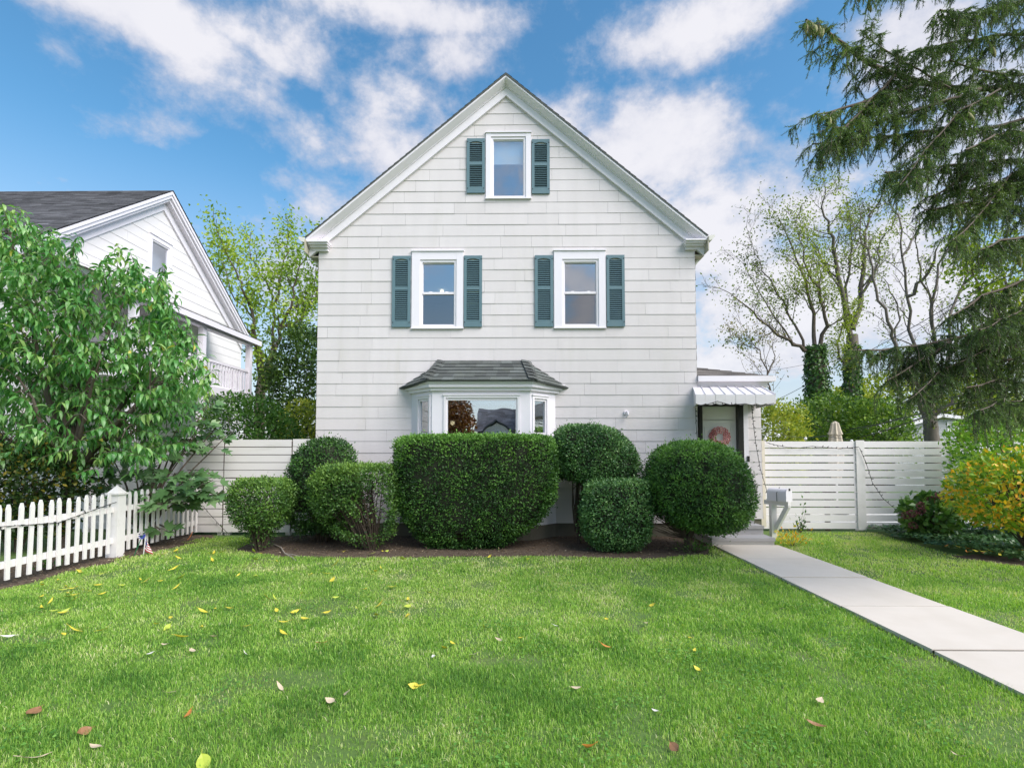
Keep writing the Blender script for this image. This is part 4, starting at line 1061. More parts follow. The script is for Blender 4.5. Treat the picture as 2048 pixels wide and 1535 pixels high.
# ---- clipped shrubs
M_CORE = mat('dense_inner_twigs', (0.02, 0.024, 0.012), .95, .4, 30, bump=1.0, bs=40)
LM_YEW = leafmat('dark_yew_leaf', [(0.016, 0.046, 0.014), (0.042, 0.112, 0.026), (0.085, 0.20, 0.038), (0.16, 0.33, 0.055)], .5, .15, .3)
LM_PRIVET = leafmat('privet_leaf', [(0.025, 0.065, 0.018), (0.055, 0.13, 0.028), (0.105, 0.215, 0.04), (0.19, 0.32, 0.06)], .45, .2, .35)
LM_HOLLY = leafmat('glossy_holly_leaf', [(0.024, 0.07, 0.024), (0.062, 0.16, 0.046), (0.12, 0.255, 0.075), (0.22, 0.38, 0.12)], .38, .15, .45)

def shape_fn(prof, Yc, ry, ex=2.6, nz=.05, seed=0):
    zs, cx, rx = [], [], []
    for py, a, b in prof:
        pa, pb = P(a, py, Yc), P(b, py, Yc); zs.append(pa.z); cx.append((pa.x + pb.x) / 2); rx.append((pb.x - pa.x) / 2)
    zs, cx, rx = np.array(zs[::-1]), np.array(cx[::-1]), np.array(rx[::-1]); rm = rx.max()
    def inside(p):
        z = p[:, 2]; ok = (z > zs[0]) & (z < zs[-1])
        c = np.interp(z, zs, cx); r_ = np.interp(z, zs, rx)
        s = 1 + nz * (fbm(p * 2.2 + seed, 2) - .5) * 2 + nz * (vnoise(p * 7 + seed) - .5)
        ryz = ry * (r_ / rm) ** .8
        return ok & ((np.abs(p[:, 0] - c) / (r_ * s + 1e-6)) ** ex + (np.abs(p[:, 1] - Yc) / (ryz * s + 1e-6)) ** ex < 1)
    zc = zs[0] + (zs[-1] - zs[0]) * .55
    ctr = np.array([np.interp(zc, zs, cx), Yc, zc])
    box = (cx - rx).min(), (cx + rx).max(), Yc - ry, Yc + ry, zs[0], zs[-1]
    return inside, ctr, box
def shrub(label, prof, Yc, ry, material, n, lsize, ex=2.6, shell=.16, seed=1, keep=None, stems=6, base=None, nz=.05, cat='shrub', name='clipped_shrub',
          kind='oval', asp=.55, inner=.18, tmid=.5, tsd=.2, toplight=.0, group=None, trunk=None, tintfn=None, flare=.55, bark=M_TWIG, bend=.25, core=0):
    r = np.random.default_rng(seed); inside, ctr, bx = shape_fn(prof, Yc, ry, ex, nz, seed)
    got = []; tot = 0
    while tot < n:
        m = 120000
        p = np.stack([r.uniform(bx[0], bx[1], m), r.uniform(bx[2], bx[3], m), r.uniform(bx[4], bx[5], m)], 1)
        i1 = inside(p); p = p[i1]; v = p - ctr; d = np.linalg.norm(v, axis=1, keepdims=True)
        out = p + v / np.maximum(d, 1e-6) * shell
        sh = ~inside(out) | ~inside(p + [0, 0, shell * .8]) | (r.random(len(p)) < inner * .12)
        p = p[sh]
        if keep is not None: p = p[keep(p, r)]
        if core: p = p[(fbm(p * 4.2 + seed * 3, 2) < .66) | (r.random(len(p)) < .35)]
        got.append(p); tot += len(p)
    p = np.concatenate(got)[:n]; v = unit(p - ctr)
    p = p + v * (np.abs(r.normal(0, .042, n)) * (r.random(n) < .10))[:, None]
    ax = unit(v * .55 + rand_dir(n, r) * .8 + [0, 0, .25]); nr = unit(v * 1.0 + rand_dir(n, r) * .75 + [0, 0, .3])
    cl = fbm(p * 5 + seed, 2)
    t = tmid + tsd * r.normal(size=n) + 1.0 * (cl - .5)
    hgt = (p[:, 2] - bx[4]) / (bx[5] - bx[4]); t += toplight * np.clip((hgt - .72) / .28, 0, 1)  # toplight: light falling on the crown, painted into the leaf tint
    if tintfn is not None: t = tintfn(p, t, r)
    if base is None: base = (ctr[0], Yc, 0)
    root = thing(name, label, cat, (base[0], base[1], 0), group)
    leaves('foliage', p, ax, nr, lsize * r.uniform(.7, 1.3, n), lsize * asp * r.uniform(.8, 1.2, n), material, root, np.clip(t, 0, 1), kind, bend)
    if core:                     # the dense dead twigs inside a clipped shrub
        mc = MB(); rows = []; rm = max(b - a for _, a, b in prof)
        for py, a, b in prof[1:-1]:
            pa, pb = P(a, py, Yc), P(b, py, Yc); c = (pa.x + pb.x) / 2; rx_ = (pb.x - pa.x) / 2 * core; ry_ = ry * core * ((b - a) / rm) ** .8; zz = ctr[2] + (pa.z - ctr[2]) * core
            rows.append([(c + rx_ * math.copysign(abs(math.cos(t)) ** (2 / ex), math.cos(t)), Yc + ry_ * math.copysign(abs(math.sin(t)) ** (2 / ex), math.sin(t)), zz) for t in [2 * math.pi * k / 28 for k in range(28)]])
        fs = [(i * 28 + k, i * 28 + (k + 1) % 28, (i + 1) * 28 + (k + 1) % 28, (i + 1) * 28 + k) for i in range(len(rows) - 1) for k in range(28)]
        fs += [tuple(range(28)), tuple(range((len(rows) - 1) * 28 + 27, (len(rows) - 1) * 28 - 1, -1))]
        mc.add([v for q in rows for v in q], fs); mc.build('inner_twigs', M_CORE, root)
    mb = MB(); rr = random.Random(seed)
    if trunk:
        mb.tube([(base[0], base[1], -.03), (base[0] + rr.uniform(-.02, .02), base[1], .18), (base[0] * .5 + ctr[0] * .5, Yc, bx[4] * .5 + .25), (ctr[0], Yc, max(ctr[2] - .1, .4))], [trunk, trunk * .9, trunk * .8, trunk * .5], 8)
    for k in range(stems):
        a = 2 * math.pi * k / max(1, stems) + rr.uniform(-.4, .4); s0 = Vector((base[0] + .07 * math.cos(a), base[1] + .06 * math.sin(a), -.02 if not trunk else .22))
        for tries in range(4):
            e = Vector((ctr[0] + (bx[1] - bx[0]) * .5 * flare * math.cos(a) * rr.uniform(.5, 1.15), Yc + ry * .75 * math.sin(a) * rr.uniform(.3, 1), bx[4] + (bx[5] - bx[4]) * rr.uniform(.4, .85)))
            mid = s0.lerp(e, .5) + Vector((rr.gauss(0, .04), rr.gauss(0, .04), .03))
            mb.tube([s0, s0.lerp(mid, .5) + Vector((rr.gauss(0, .02), 0, .02)), mid, e], [.014, .012, .009, .004], 5)
            for q in range(3):
                b0 = mid.lerp(e, rr.random()); b1 = b0 + Vector((rr.gauss(0, .12), rr.gauss(0, .12), abs(rr.gauss(.1, .1)))); mb.tube([b0, b1], [.006, .003], 4)
    mb.build('stems', bark, root)
    return root

shrub('small boxy shrub with bare lower stems at the left end of the bed', [(957, 492, 560), (962, 475, 575), (980, 465, 583), (1010, 463, 583), (1040, 472, 572), (1065, 492, 550), (1098, 508, 538)], 8.75, .44, LM_PRIVET, 11500, .044, 3, .15, 3,
      keep=lambda p, r: r.random(len(p)) < np.clip((p[:, 2] - .02) / .55, .10, 1), stems=12, base=(G(522, 1100).x, 8.75), toplight=.42, inner=.7)
shrub('dark domed shrub behind two boxy shrubs at the left house corner', [(876, 640, 672), (881, 622, 688), (890, 606, 700), (905, 594, 708), (940, 578, 716), (980, 568, 722), (1030, 572, 718), (1062, 598, 690)], 9.62, .62, LM_YEW, 19000, .05, 2.1, .16, 4, stems=8, tmid=.40, asp=.45, core=.84)
HOLE = P(752, 1018, 8.85)
shrub('boxy shrub with a see through hole showing twigs before the dark dome', [(928, 660, 784), (936, 640, 792), (960, 622, 796), (1000, 622, 797), (1040, 640, 796), (1065, 662, 792), (1085, 700, 775), (1098, 722, 755)], 8.85, .46, LM_PRIVET, 14000, .044, 3, .16, 5,
      keep=lambda p, r: (r.random(len(p)) < np.clip((p[:, 2] - .05) / .45, .10, 1)) & ((fbm(p * 2.1 + 3, 2) < .56) | (p[:, 2] > 1.12) | (r.random(len(p)) < .06)) & ((((p[:, 0] - HOLE.x) / .23) ** 2 + ((p[:, 2] - HOLE.z) / .36) ** 2 > 1) | (r.random(len(p)) < .10)), stems=16, base=(G(742, 1098).x, 8.85), toplight=.40, inner=.6)
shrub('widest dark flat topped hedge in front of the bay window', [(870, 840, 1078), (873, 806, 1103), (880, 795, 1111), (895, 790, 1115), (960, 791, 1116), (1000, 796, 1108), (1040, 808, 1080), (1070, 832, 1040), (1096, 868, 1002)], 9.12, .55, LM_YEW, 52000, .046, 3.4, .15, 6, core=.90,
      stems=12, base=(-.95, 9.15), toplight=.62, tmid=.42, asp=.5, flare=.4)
shrub('tall broad dome shrub on a bare trunk right of the bay window', [(849, 1140, 1190), (854, 1122, 1212), (864, 1110, 1238), (882, 1104, 1258), (910, 1103, 1274), (938, 1108, 1281), (955, 1122, 1280), (966, 1160, 1262), (975, 1170, 1215)], 9.5, .62, LM_HOLLY, 27000, .042, 2.5, .15, 7, core=.86,
      stems=9, base=(G(1152, 1078, 0).x, 9.45), trunk=.04, toplight=.15, tmid=.45)
shrub('squat box shaped shrub between the tall dome and the round ball', [(957, 1195, 1285), (962, 1176, 1296), (980, 1167, 1300), (1020, 1160, 1301), (1060, 1163, 1299), (1080, 1172, 1292), (1094, 1190, 1275)], 8.92, .56, LM_HOLLY, 20000, .042, 3.2, .14, 8, stems=5, core=.82, tmid=.52, toplight=.2)
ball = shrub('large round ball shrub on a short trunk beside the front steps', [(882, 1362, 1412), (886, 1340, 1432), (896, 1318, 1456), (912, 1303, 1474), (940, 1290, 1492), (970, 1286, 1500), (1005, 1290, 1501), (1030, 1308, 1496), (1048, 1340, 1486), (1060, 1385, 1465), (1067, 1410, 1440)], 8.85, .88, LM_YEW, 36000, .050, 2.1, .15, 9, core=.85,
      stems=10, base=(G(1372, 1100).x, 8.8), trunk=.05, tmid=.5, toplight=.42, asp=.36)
mb = MB(); rr = random.Random(4)                                  # dead lower twigs of the ball
for k in range(26):
    a = Vector((G(1372, 1100).x + rr.uniform(-.03, .03), 8.8, rr.uniform(.2, .32))); e = P(rr.uniform(1292, 1350), rr.uniform(985, 1062), 8.8 + rr.uniform(-.35, .3))
    mb.tube([a, a.lerp(e, .5) + Vector((0, 0, -.03 + rr.gauss(0, .02))), e], [.008, .006, .003], 4)
mb.build('bare_twigs', M_TWIG, ball)
# small growth below shrubs
def lowplant(label, px, py, w, h, n, ls, material, seed, name='small_plant', cat='plant', kind='oval', tmid=.5, Y=None, asp=.5):
    r = np.random.default_rng(seed); b = G(px, py)
    root = thing(name, label, cat, (b.x, b.y, 0))
    p = np.stack([r.normal(0, w / 2, n), r.normal(0, w / 2, n), np.abs(r.normal(0, .5, n)) * h + .02], 1) + np.array([b.x, b.y, 0])
    v = unit(p - np.array([b.x, b.y, -.1]))
    leaves('foliage', p, unit(v + rand_dir(n, r) * .5), unit(rand_dir(n, r) * .5 + [0, -.3, 1]), ls * r.uniform(.6, 1.3, n), ls * asp, material, root, np.clip(r.normal(tmid, .22, n), 0, 1), kind)
    mb = MB(); rr = random.Random(seed)
    for k in range(0, n, max(1, n // 14)): mb.tube([(b.x + rr.uniform(-.03, .03), b.y, 0), tuple(p[k])], [.004, .002], 4)
    mb.build('stems', M_TWIG, root); return root
lowplant('low leafy green weed under the shrub with the hole', 745, 1092, .16, .34, 170, .06, LM_PRIVET, 3)
lowplant('leafy sprig at the foot of the tall dome trunk', 1140, 1066, .14, .7, 160, .06, LM_YEW, 4)
lowplant('green weeds around the foot of the round ball shrub', 1392, 1104, .30, .18, 220, .05, LM_PRIVET, 8)
LM_YELL = leafmat('yellow_green_leaf', [(0.10, 0.22, 0.025), (0.26, 0.44, 0.04), (0.58, 0.56, 0.05), (0.80, 0.50, 0.035), (0.80, 0.34, 0.03)], .4, .3, .4)
lowplant('small yellow leaved plant right of the lowest step', 1585, 1092, .30, .26, 150, .065, LM_YELL, 5, tmid=.62)
lowplant('small green weed before the right board fence by the mailbox', 1600, 1066, .12, .45, 60, .07, LM_PRIVET, 6)
lowplant('leafy seedling between picket fence end and left board fence', 405, 1066, .16, .6, 70, .11, LM_PRIVET, 7, tmid=.35)
lowplant('green weed at the foot of the picket fence', 95, 1140, .14, .14, 60, .07, LM_PRIVET, 9)

# ---- ivy ground cover
r = np.random.default_rng(21); n = 9000
x = r.uniform(6.2, 12, n * 3); y = r.uniform(7.2, 11.1, n * 3); ok = inpoly(x, y, wob(IVYP, .05)); x, y = x[ok][:n], y[ok][:n]; n = len(x)
z = .03 + .14 * fbm(np.stack([x * 2, y * 2, x * 0], 1), 2) + r.uniform(-.02, .05, n)
LM_IVY = leafmat('ivy_leaf', [(0.02, 0.06, 0.02), (0.045, 0.115, 0.035), (0.08, 0.17, 0.055), (0.14, 0.24, 0.09)], .4, .12, .5)
tag(leaves('ivy_ground_cover', np.stack([x, y, z], 1), unit(r.normal(size=(n, 3)) * [1, 1, .3]), unit(rand_dir(n, r) * .45 + [0, -.2, 1]), r.uniform(.05, .085, n), r.uniform(.045, .07, n), LM_IVY, None, np.clip(r.normal(.45, .22, n), 0, 1)),
    'dark green ivy ground cover at the right border', 'ivy', None, 'stuff')
# ---- hydrangea
LM_HYD = leafmat('hydrangea_leaf', [(0.03, 0.08, 0.02), (0.06, 0.15, 0.03), (0.11, 0.22, 0.045), (0.18, 0.28, 0.06)], .4, .25, .4)
hy = shrub('low hydrangea with faded red flower heads before the right board fence', [(988, 1840, 1880), (1000, 1815, 1895), (1020, 1806, 1910), (1050, 1812, 1908), (1072, 1830, 1890)], 9.9, .45, LM_HYD, 900, .13, 2, .25, 31, name='hydrangea', asp=.68, stems=7, nz=.2, tmid=.5, inner=1)
M_FLOW = mat('faded_red_flower', (0.17, 0.05, 0.06), .8, .3, 20)
for i, (px, py) in enumerate(((1880, 989), (1842, 1010), (1824, 1026), (1812, 1030), (1842, 1021), (1900, 1040), (1862, 998), (1826, 1050), (1895, 1000))):
    c = np.array(P(px, py, 9.55 + .02 * i)); n = 90; q = rand_dir(n, rng); leaves('flower_head', c + q * [.055, .055, .045], unit(q + rand_dir(n) * .7), q, .03, .026, M_FLOW, hy, .5)
# ---- right border shrubs
def ytint(p, t, r):
    left = np.clip((8.0 - p[:, 0]) / 1.6, 0, 1); low = np.clip((1.55 - p[:, 2]) / .5, 0, 1)
    g = fbm(p * 2.6, 2)
    return np.where((r.random(len(p)) < .12 + .75 * np.clip((g - .27) * 3.4, 0, 1) * low * left), r.uniform(.55, .95, len(p)), np.clip(r.normal(.2, .13, len(p)), 0, 1))
shrub('bush turning orange and yellow at the right edge of the lawn', [(900, 2010, 2090), (912, 1970, 2110), (935, 1932, 2120), (960, 1914, 2130), (995, 1916, 2140), (1030, 1938, 2140), (1055, 1975, 2120)], 8.3, .75, LM_YELL, 3600, .095, 2.2, .28, 33, name='autumn_bush', cat='bush', tintfn=ytint, stems=9, nz=.16, inner=.8, base=(8.1, 8.3))
LM_BGREEN = leafmat('bright_leaf', [(0.07, 0.17, 0.02), (0.16, 0.34, 0.035), (0.27, 0.47, 0.05), (0.42, 0.58, 0.09)], .4, .3, .4)
shrub('bright green bush above the orange bush at the right fence end', [(812, 2005, 2150), (825, 1960, 2200), (860, 1922, 2220), (890, 1908, 2220), (930, 1910, 2220), (1000, 1930, 2200), (1050, 1960, 2180)], 9.9, .8, LM_BGREEN, 8000, .09, 2.2, .3, 34, name='green_bush', cat='bush', stems=8, nz=.18, inner=.8)

# ---- loose background bushes
def cloudbush(label, prof, Yc, ry, n, ls, cols, seed, name='background_bush', cat='bush', nz=.30, group=None, trans=.3, tsd=.16, base=None):
    lm = leafmat(name + '_leaf', cols, .5, trans, .3)
    return shrub(label, prof, Yc, ry, lm, n, ls, 2.0, .55, seed, keep=lambda p, r: fbm(p * 1.1 + seed, 3) < .58 + .1 * r.random(len(p)), name=name, cat=cat, stems=6, nz=nz, inner=1.5, tsd=tsd, asp=.6, group=group, bark=M_BARK)
YG = [(0.08, 0.13, 0.015), (0.19, 0.26, 0.025), (0.33, 0.39, 0.04), (0.50, 0.46, 0.06)]
GR = [(0.025, 0.065, 0.012), (0.07, 0.15, 0.02), (0.15, 0.26, 0.03), (0.27, 0.38, 0.05)]
DG = [(0.012, 0.03, 0.008), (0.03, 0.07, 0.012), (0.06, 0.125, 0.02), (0.12, 0.19, 0.035)]
g_ = 'bushes behind the right board fence'
cloudbush('yellowing bush just right of the entry awning', [(800, 1520, 1560), (815, 1500, 1590), (850, 1490, 1610), (900, 1490, 1610), (960, 1500, 1600)], 15, 1.2, 5500, .10, YG, 41, group=g_)
cloudbush('bushy green shrub below the left ivy clad trunk', [(785, 1620, 1680), (800, 1590, 1710), (840, 1570, 1740), (890, 1565, 1750), (960, 1580, 1740)], 17, 1.4, 7500, .11, GR, 42, group=g_)
cloudbush('darker green bush right of the patio umbrella', [(800, 1720, 1780), (820, 1695, 1800), (850, 1685, 1815), (890, 1680, 1820), (960, 1690, 1800)], 15.5, 1.2, 6500, .10, GR, 43, group=g_)
cloudbush('tall bright yellow bush beneath the bare tree', [(742, 1760, 1820), (760, 1735, 1850), (800, 1720, 1870), (850, 1715, 1880), (900, 1720, 1880), (960, 1730, 1870)], 30, 2.6, 7500, .20, YG, 44, group=g_)
cloudbush('yellow green bush far right beside the grey garage', [(750, 1890, 1960), (780, 1875, 1990), (820, 1870, 2010), (880, 1880, 2010)], 28, 2.2, 5500, .20, YG, 45, group=g_)
cloudbush('distant pale bush low behind the umbrella', [(775, 1660, 1720), (800, 1640, 1745), (850, 1635, 1760), (920, 1640, 1760)], 28, 2, 4500, .2, YG, 46, group=g_)
cloudbush('leafy green bush behind the left board fence gate', [(785, 450, 500), (800, 425, 545), (830, 405, 575), (870, 395, 600), (920, 400, 605), (990, 420, 590)], 12.6, 1.0, 9500, .085, [(0.02, 0.07, 0.012), (0.05, 0.14, 0.02), (0.10, 0.22, 0.035), (0.17, 0.30, 0.06)], 47, nz=.25)
cloudbush('pale yellow bush at the house corner behind the left board fence', [(800, 590, 640), (830, 565, 660), (870, 560, 670), (950, 570, 660)], 15, 1.0, 4000, .09, YG, 49)
cloudbush('dark dense tree crown close to the left house corner', [(655, 600, 640), (680, 565, 670), (720, 548, 690), (770, 535, 700), (820, 540, 700), (870, 550, 690), (940, 570, 680)], 18, 1.8, 11000, .13, DG, 48, name='dense_tree', cat='tree')
cloudbush('dark bush with some yellow leaves behind the picket fence', [(880, -40, 90), (900, -90, 150), (940, -110, 178), (985, -110, 182), (1020, -90, 165), (1070, -60, 130)], 8.6, .8, 6500, .075, [(0.012, 0.028, 0.008), (0.022, 0.055, 0.012), (0.045, 0.09, 0.018), (0.30, 0.24, 0.03)], 50, tsd=.22)

# ---- traced limbs of the background trees: every tree has its own distance and limbs spread in depth
def limb_tree(name, label, Y, limbs, r, twig=(3, .5, 2), leafcols=None, nleaf=0, ls=.16, barkm=M_BARK, spread=.18, group=None, leafsel=None, clump=.35, kids=4, minr=.012, cat='tree', asp=.55, ratio=.55):
    root = thing(name, label, cat, None or tuple(P(limbs[0][0][0][0], 880, Y) * 1.0), group); root.location.z = 0
    mb = MB(); tips = []
    for pts_px, r0, r1, dy in limbs:
        if r0 < .2: r0 *= .78; r1 *= .7
        n = len(pts_px); pts = [P(px, py, Y + dy * (i / max(1, n - 1)) ** 1.2) for i, (px, py) in enumerate(pts_px)]
        if pts_px is limbs[0][0]: pts[0].z = -.1
        sm = [pts[0]]
        for a, b in zip(pts[:-1], pts[1:]):
            for q in (.33, .66, 1.0): sm.append(a.lerp(b, q) + Vector((r.gauss(0, .05), r.gauss(0, .1), r.gauss(0, .05))) * ((1 if r0 < .15 else .25) if q < 1 else 0))
        k = len(sm); mb.tube(sm, [r0 + (r1 - r0) * i / (k - 1) for i in range(k)], 8 if r0 > .1 else 6, r.random(), caps=False)
        if r0 > .3: continue
        ln = sum((b - a).length for a, b in zip(sm[:-1], sm[1:]))
        cnt = int(twig[0] * ln)
        for j in range(cnt):
            t = .18 + .82 * (j + r.random()) / cnt; i = min(k - 2, int(t * (k - 1))); q = sm[i].lerp(sm[i + 1], t * (k - 1) - i); dd = (sm[i + 1] - sm[i]).normalized()
            ax = dd.orthogonal().normalized(); ax.rotate(Matrix.Rotation(r.uniform(0, 6.283), 3, dd)); a = r.uniform(.4, .95)
            grow(mb, q, dd * math.cos(a) + ax * math.sin(a) + Vector((0, 0, .2)), twig[1] * ln * r.uniform(.5, 1.1) * (1.15 - .6 * t) * .45, max(minr, (r0 + (r1 - r0) * t) * .45), 0, twig[2] - 1, r, tips, kids, .6, ratio, .05, .16, 0, minr)
        grow(mb, sm[-1], (sm[-1] - sm[-2]).normalized(), twig[1] * ln * .35, r1, 0, twig[2] - 1, r, tips, kids, .6, ratio, .05, .16, 0, minr)
    mb.build('trunk', barkm, root, True)
    if nleaf:
        rg = np.random.default_rng(r.randrange(9999)); tp = np.array([t[0] for t in tips])
        if leafsel is not None: tp = tp[leafsel(tp, rg)]
        idx = rg.integers(0, len(tp), nleaf); p = tp[idx] + rg.normal(0, clump, (nleaf, 3))
        lm = leafmat(name + '_leaf', leafcols, .5, .35, .3)
        cl = fbm(p * .5 + 3, 2)
        leaves('crown', p, unit(rand_dir(nleaf, rg) + [0, 0, -.3]), unit(rand_dir(nleaf, rg) + [0, 0, .6]), ls * rg.uniform(.6, 1.3, nleaf), ls * asp * rg.uniform(.8, 1.2, nleaf), lm, root, np.clip(rg.normal(.5, .2, nleaf) + 1.2 * (cl - .5), 0, 1))
    return root, tips
R1 = random.Random(5)
limb_tree('airy_tree', 'tall airy yellow green tree between the two white houses', 22, [
    ([(521, 900), (521, 780), (524, 758), (518, 711)], .24, .15, 0),
    ([(518, 711), (508, 639), (483, 576), (471, 539), (443, 483)], .11, .025, -1.5),
    ([(524, 745), (543, 702), (550, 639), (546, 592), (520, 550), (500, 500)], .11, .025, 1.5),
    ([(530, 752), (555, 686), (565, 648), (583, 614), (586, 576), (610, 520)], .13, .03, -.8),
    ([(546, 610), (561, 555), (577, 504), (580, 465)], .07, .02, .8),
    ([(560, 660), (600, 640), (630, 600), (650, 540)], .08, .02, 1.6),
    ([(588, 720), (600, 660), (625, 590), (640, 500)], .08, .02, 2),
    ([(508, 639), (470, 600), (452, 540), (440, 500)], .05, .015, 1)],
    R1, (1.3, .50, 2), [(0.10, 0.17, 0.02), (0.19, 0.31, 0.035), (0.31, 0.45, 0.055), (0.50, 0.58, 0.10)], 7600, .17, M_BARK, clump=.30, kids=3)
IV = [(0.02, 0.055, 0.015), (0.045, 0.11, 0.022), (0.08, 0.17, 0.03), (0.14, 0.24, 0.045)]
OL = [(0.07, 0.105, 0.015), (0.15, 0.205, 0.025), (0.24, 0.31, 0.04), (0.36, 0.42, 0.07)]
t1, tips1 = limb_tree('ivy_clad_tree', 'spreading tree with thin bare left limbs and the thickest ivy covered trunk', 25, [
    ([(1640, 900), (1638, 798), (1634, 740), (1630, 700)], .5, .36, 0),
    ([(1626, 700), (1608, 701), (1582, 681), (1547, 662), (1514, 635), (1481, 603), (1448, 580)], .13, .02, -1),
    ([(1608, 701), (1590, 650), (1572, 612), (1550, 580), (1520, 520), (1498, 470)], .09, .015, 1.5),
    ([(1630, 700), (1628, 626), (1612, 561), (1585, 495), (1560, 440)], .13, .02, 1),
    ([(1582, 681), (1540, 620), (1505, 560), (1480, 520)], .06, .012, 2),
    ([(1636, 705), (1655, 652), (1640, 600), (1615, 540), (1600, 480)], .14, .02, -1.5),
    ([(1547, 662), (1520, 680), (1490, 690), (1460, 680)], .04, .01, -.5)],
    R1, (2.2, .52, 3), OL, 5200, .13, M_BARK, minr=.007, kids=3, clump=.28, leafsel=lambda t, r: r.random(len(t)) < np.clip((t[:, 0] - 11.5) / 3.2, .16, 1))
t2, tips2 = limb_tree('ivy_clad_tree', 'tallest forked tree with grey limbs and narrow ivy covered trunk', 26, [
    ([(1704, 900), (1704, 798), (1703, 730), (1704, 670)], .36, .26, 0),
    ([(1703, 675), (1683, 577), (1670, 512), (1657, 463), (1643, 414), (1650, 372)], .16, .025, -1.2),
    ([(1705, 658), (1722, 593), (1729, 528), (1729, 463), (1739, 430), (1768, 381)], .18, .03, .8),
    ([(1706, 658), (1693, 593), (1700, 528), (1703, 479), (1693, 398)], .12, .02, 1.8),
    ([(1716, 800), (1713, 756), (1687, 723), (1675, 685), (1690, 640)], .12, .04, -.5),
    ([(1722, 593), (1750, 540), (1762, 480), (1790, 440)], .08, .02, -1.5),
    ([(1683, 577), (1650, 530), (1622, 480), (1600, 440)], .08, .015, .5)],
    R1, (2.1, .42, 3), OL, 5800, .13, M_BARKG, minr=.007, kids=3, clump=.30, leafsel=lambda t, r: r.random(len(t)) < np.where(t[:, 2] < 8.5, .8, .35))
for t_, (xa_, xb_, ya_, yb_), Yc_, rad_, n_ in ((t1, (1640, 1632, 800, 690), 25, .62, 5200), (t2, (1704, 1704, 800, 690), 26, .46, 3600)):
    rg = np.random.default_rng(int(n_)); s = rg.random(n_); z0_, z1_ = 0.0, P(1640, yb_, Yc_).z; th = rg.random(n_) * 6.283; z = z0_ + (z1_ - z0_) * s
    xm_ = P(xa_, 800, Yc_).x + (P(xb_, 690, Yc_).x - P(xa_, 800, Yc_).x) * s; q = np.stack([xm_, np.full(n_, float(Yc_)), z], 1)
    rd = rad_ * (.7 + .6 * fbm(np.stack([th, z * .9, z * 0], 1), 2)) * (1 - .35 * s)
    o = np.stack([np.cos(th), np.sin(th), np.zeros(n_)], 1); p = q + o * (rd * rg.uniform(.8, 1.1, n_))[:, None]
    leaves('ivy', p, unit(rand_dir(n_, rg) + [0, 0, -.8]), unit(o + rand_dir(n_, rg) * .4), rg.uniform(.10, .18, n_), .12, leafmat('climbing_ivy', IV, .4, .15, .4), t_, np.clip(rg.normal(.5, .22, n_), 0, 1))
limb_tree('bare_tree', 'mostly bare grey limbed tree behind the right board fence near the garage', 19, [
    ([(1864, 930), (1864, 877), (1860, 845), (1858, 822)], .25, .20, 0),
    ([(1855, 830), (1838, 797), (1822, 760), (1791, 688), (1775, 642), (1752, 577), (1739, 512), (1720, 470)], 0.115, .03, -1),
    ([(1856, 825), (1850, 780), (1827, 684), (1814, 593), (1804, 512), (1797, 430), (1790, 385)], 0.107, .025, 1),
    ([(1860, 822), (1868, 760), (1866, 658), (1863, 609), (1876, 544), (1898, 495), (1905, 430)], 0.107, .025, -.6),
    ([(1814, 593), (1845, 560), (1870, 515), (1890, 470)], .09, .02, -1.5),
    ([(1862, 820), (1885, 770), (1898, 640), (1928, 567), (1941, 502), (1925, 440)], 0.098, .03, 1.4),
    ([(1928, 567), (1960, 530), (1990, 490)], .07, .02, -1),
    ([(1804, 512), (1830, 470), (1850, 420), (1845, 380)], .06, .015, 1.2),
    ([(1863, 609), (1840, 560), (1835, 500), (1820, 450)], .06, .015, -.8),
    ([(1791, 688), (1800, 640), (1785, 590), (1770, 560)], .05, .02, .4),
    ([(1858, 838), (1890, 812), (1925, 790)], .12, .06, -.5)],
    R1, (1.6, .42, 3), OL, 1900, .10, M_BARKG, kids=3, clump=.2, minr=.006)
limb_tree('small_bare_tree', 'small thin bare tree just above the entry roof', 20, [
    ([(1545, 900), (1543, 790), (1535, 740), (1520, 700), (1495, 670)], .06, .015, 0),
    ([(1537, 745), (1548, 720), (1545, 690), (1530, 660)], .035, .01, .6), ([(1520, 700), (1490, 690), (1465, 665)], .025, .008, -.6)],
    R1, (2.2, .6, 2), [(0.12, 0.10, 0.03), (0.22, 0.18, 0.05), (0.3, 0.26, 0.08)], 500, .09, M_BARK, kids=3, clump=.15, minr=.006)
limb_tree('leafy_tree', 'bright yellow green leafy tree behind the spruce at the far right', 16, [
    ([(2010, 930), (2010, 820), (2005, 700), (1995, 640)], .16, .1, 0), ([(2005, 700), (1975, 600), (1945, 545), (1935, 510)], .06, .02, -.8),
    ([(1995, 640), (2010, 560), (2000, 500)], .06, .02, .6), ([(2000, 660), (2060, 590), (2100, 520)], .06, .02, .6), ([(2008, 780), (1970, 740), (1945, 690)], .05, .02, -.6), ([(2008, 740), (2060, 700), (2100, 660)], .05, .02, .4)],
    R1, (1.6, .5, 2), [(0.06, 0.12, 0.015), (0.15, 0.24, 0.02), (0.26, 0.34, 0.03), (0.40, 0.42, 0.06)], 5200, .14, M_BARK, kids=3, clump=.3)

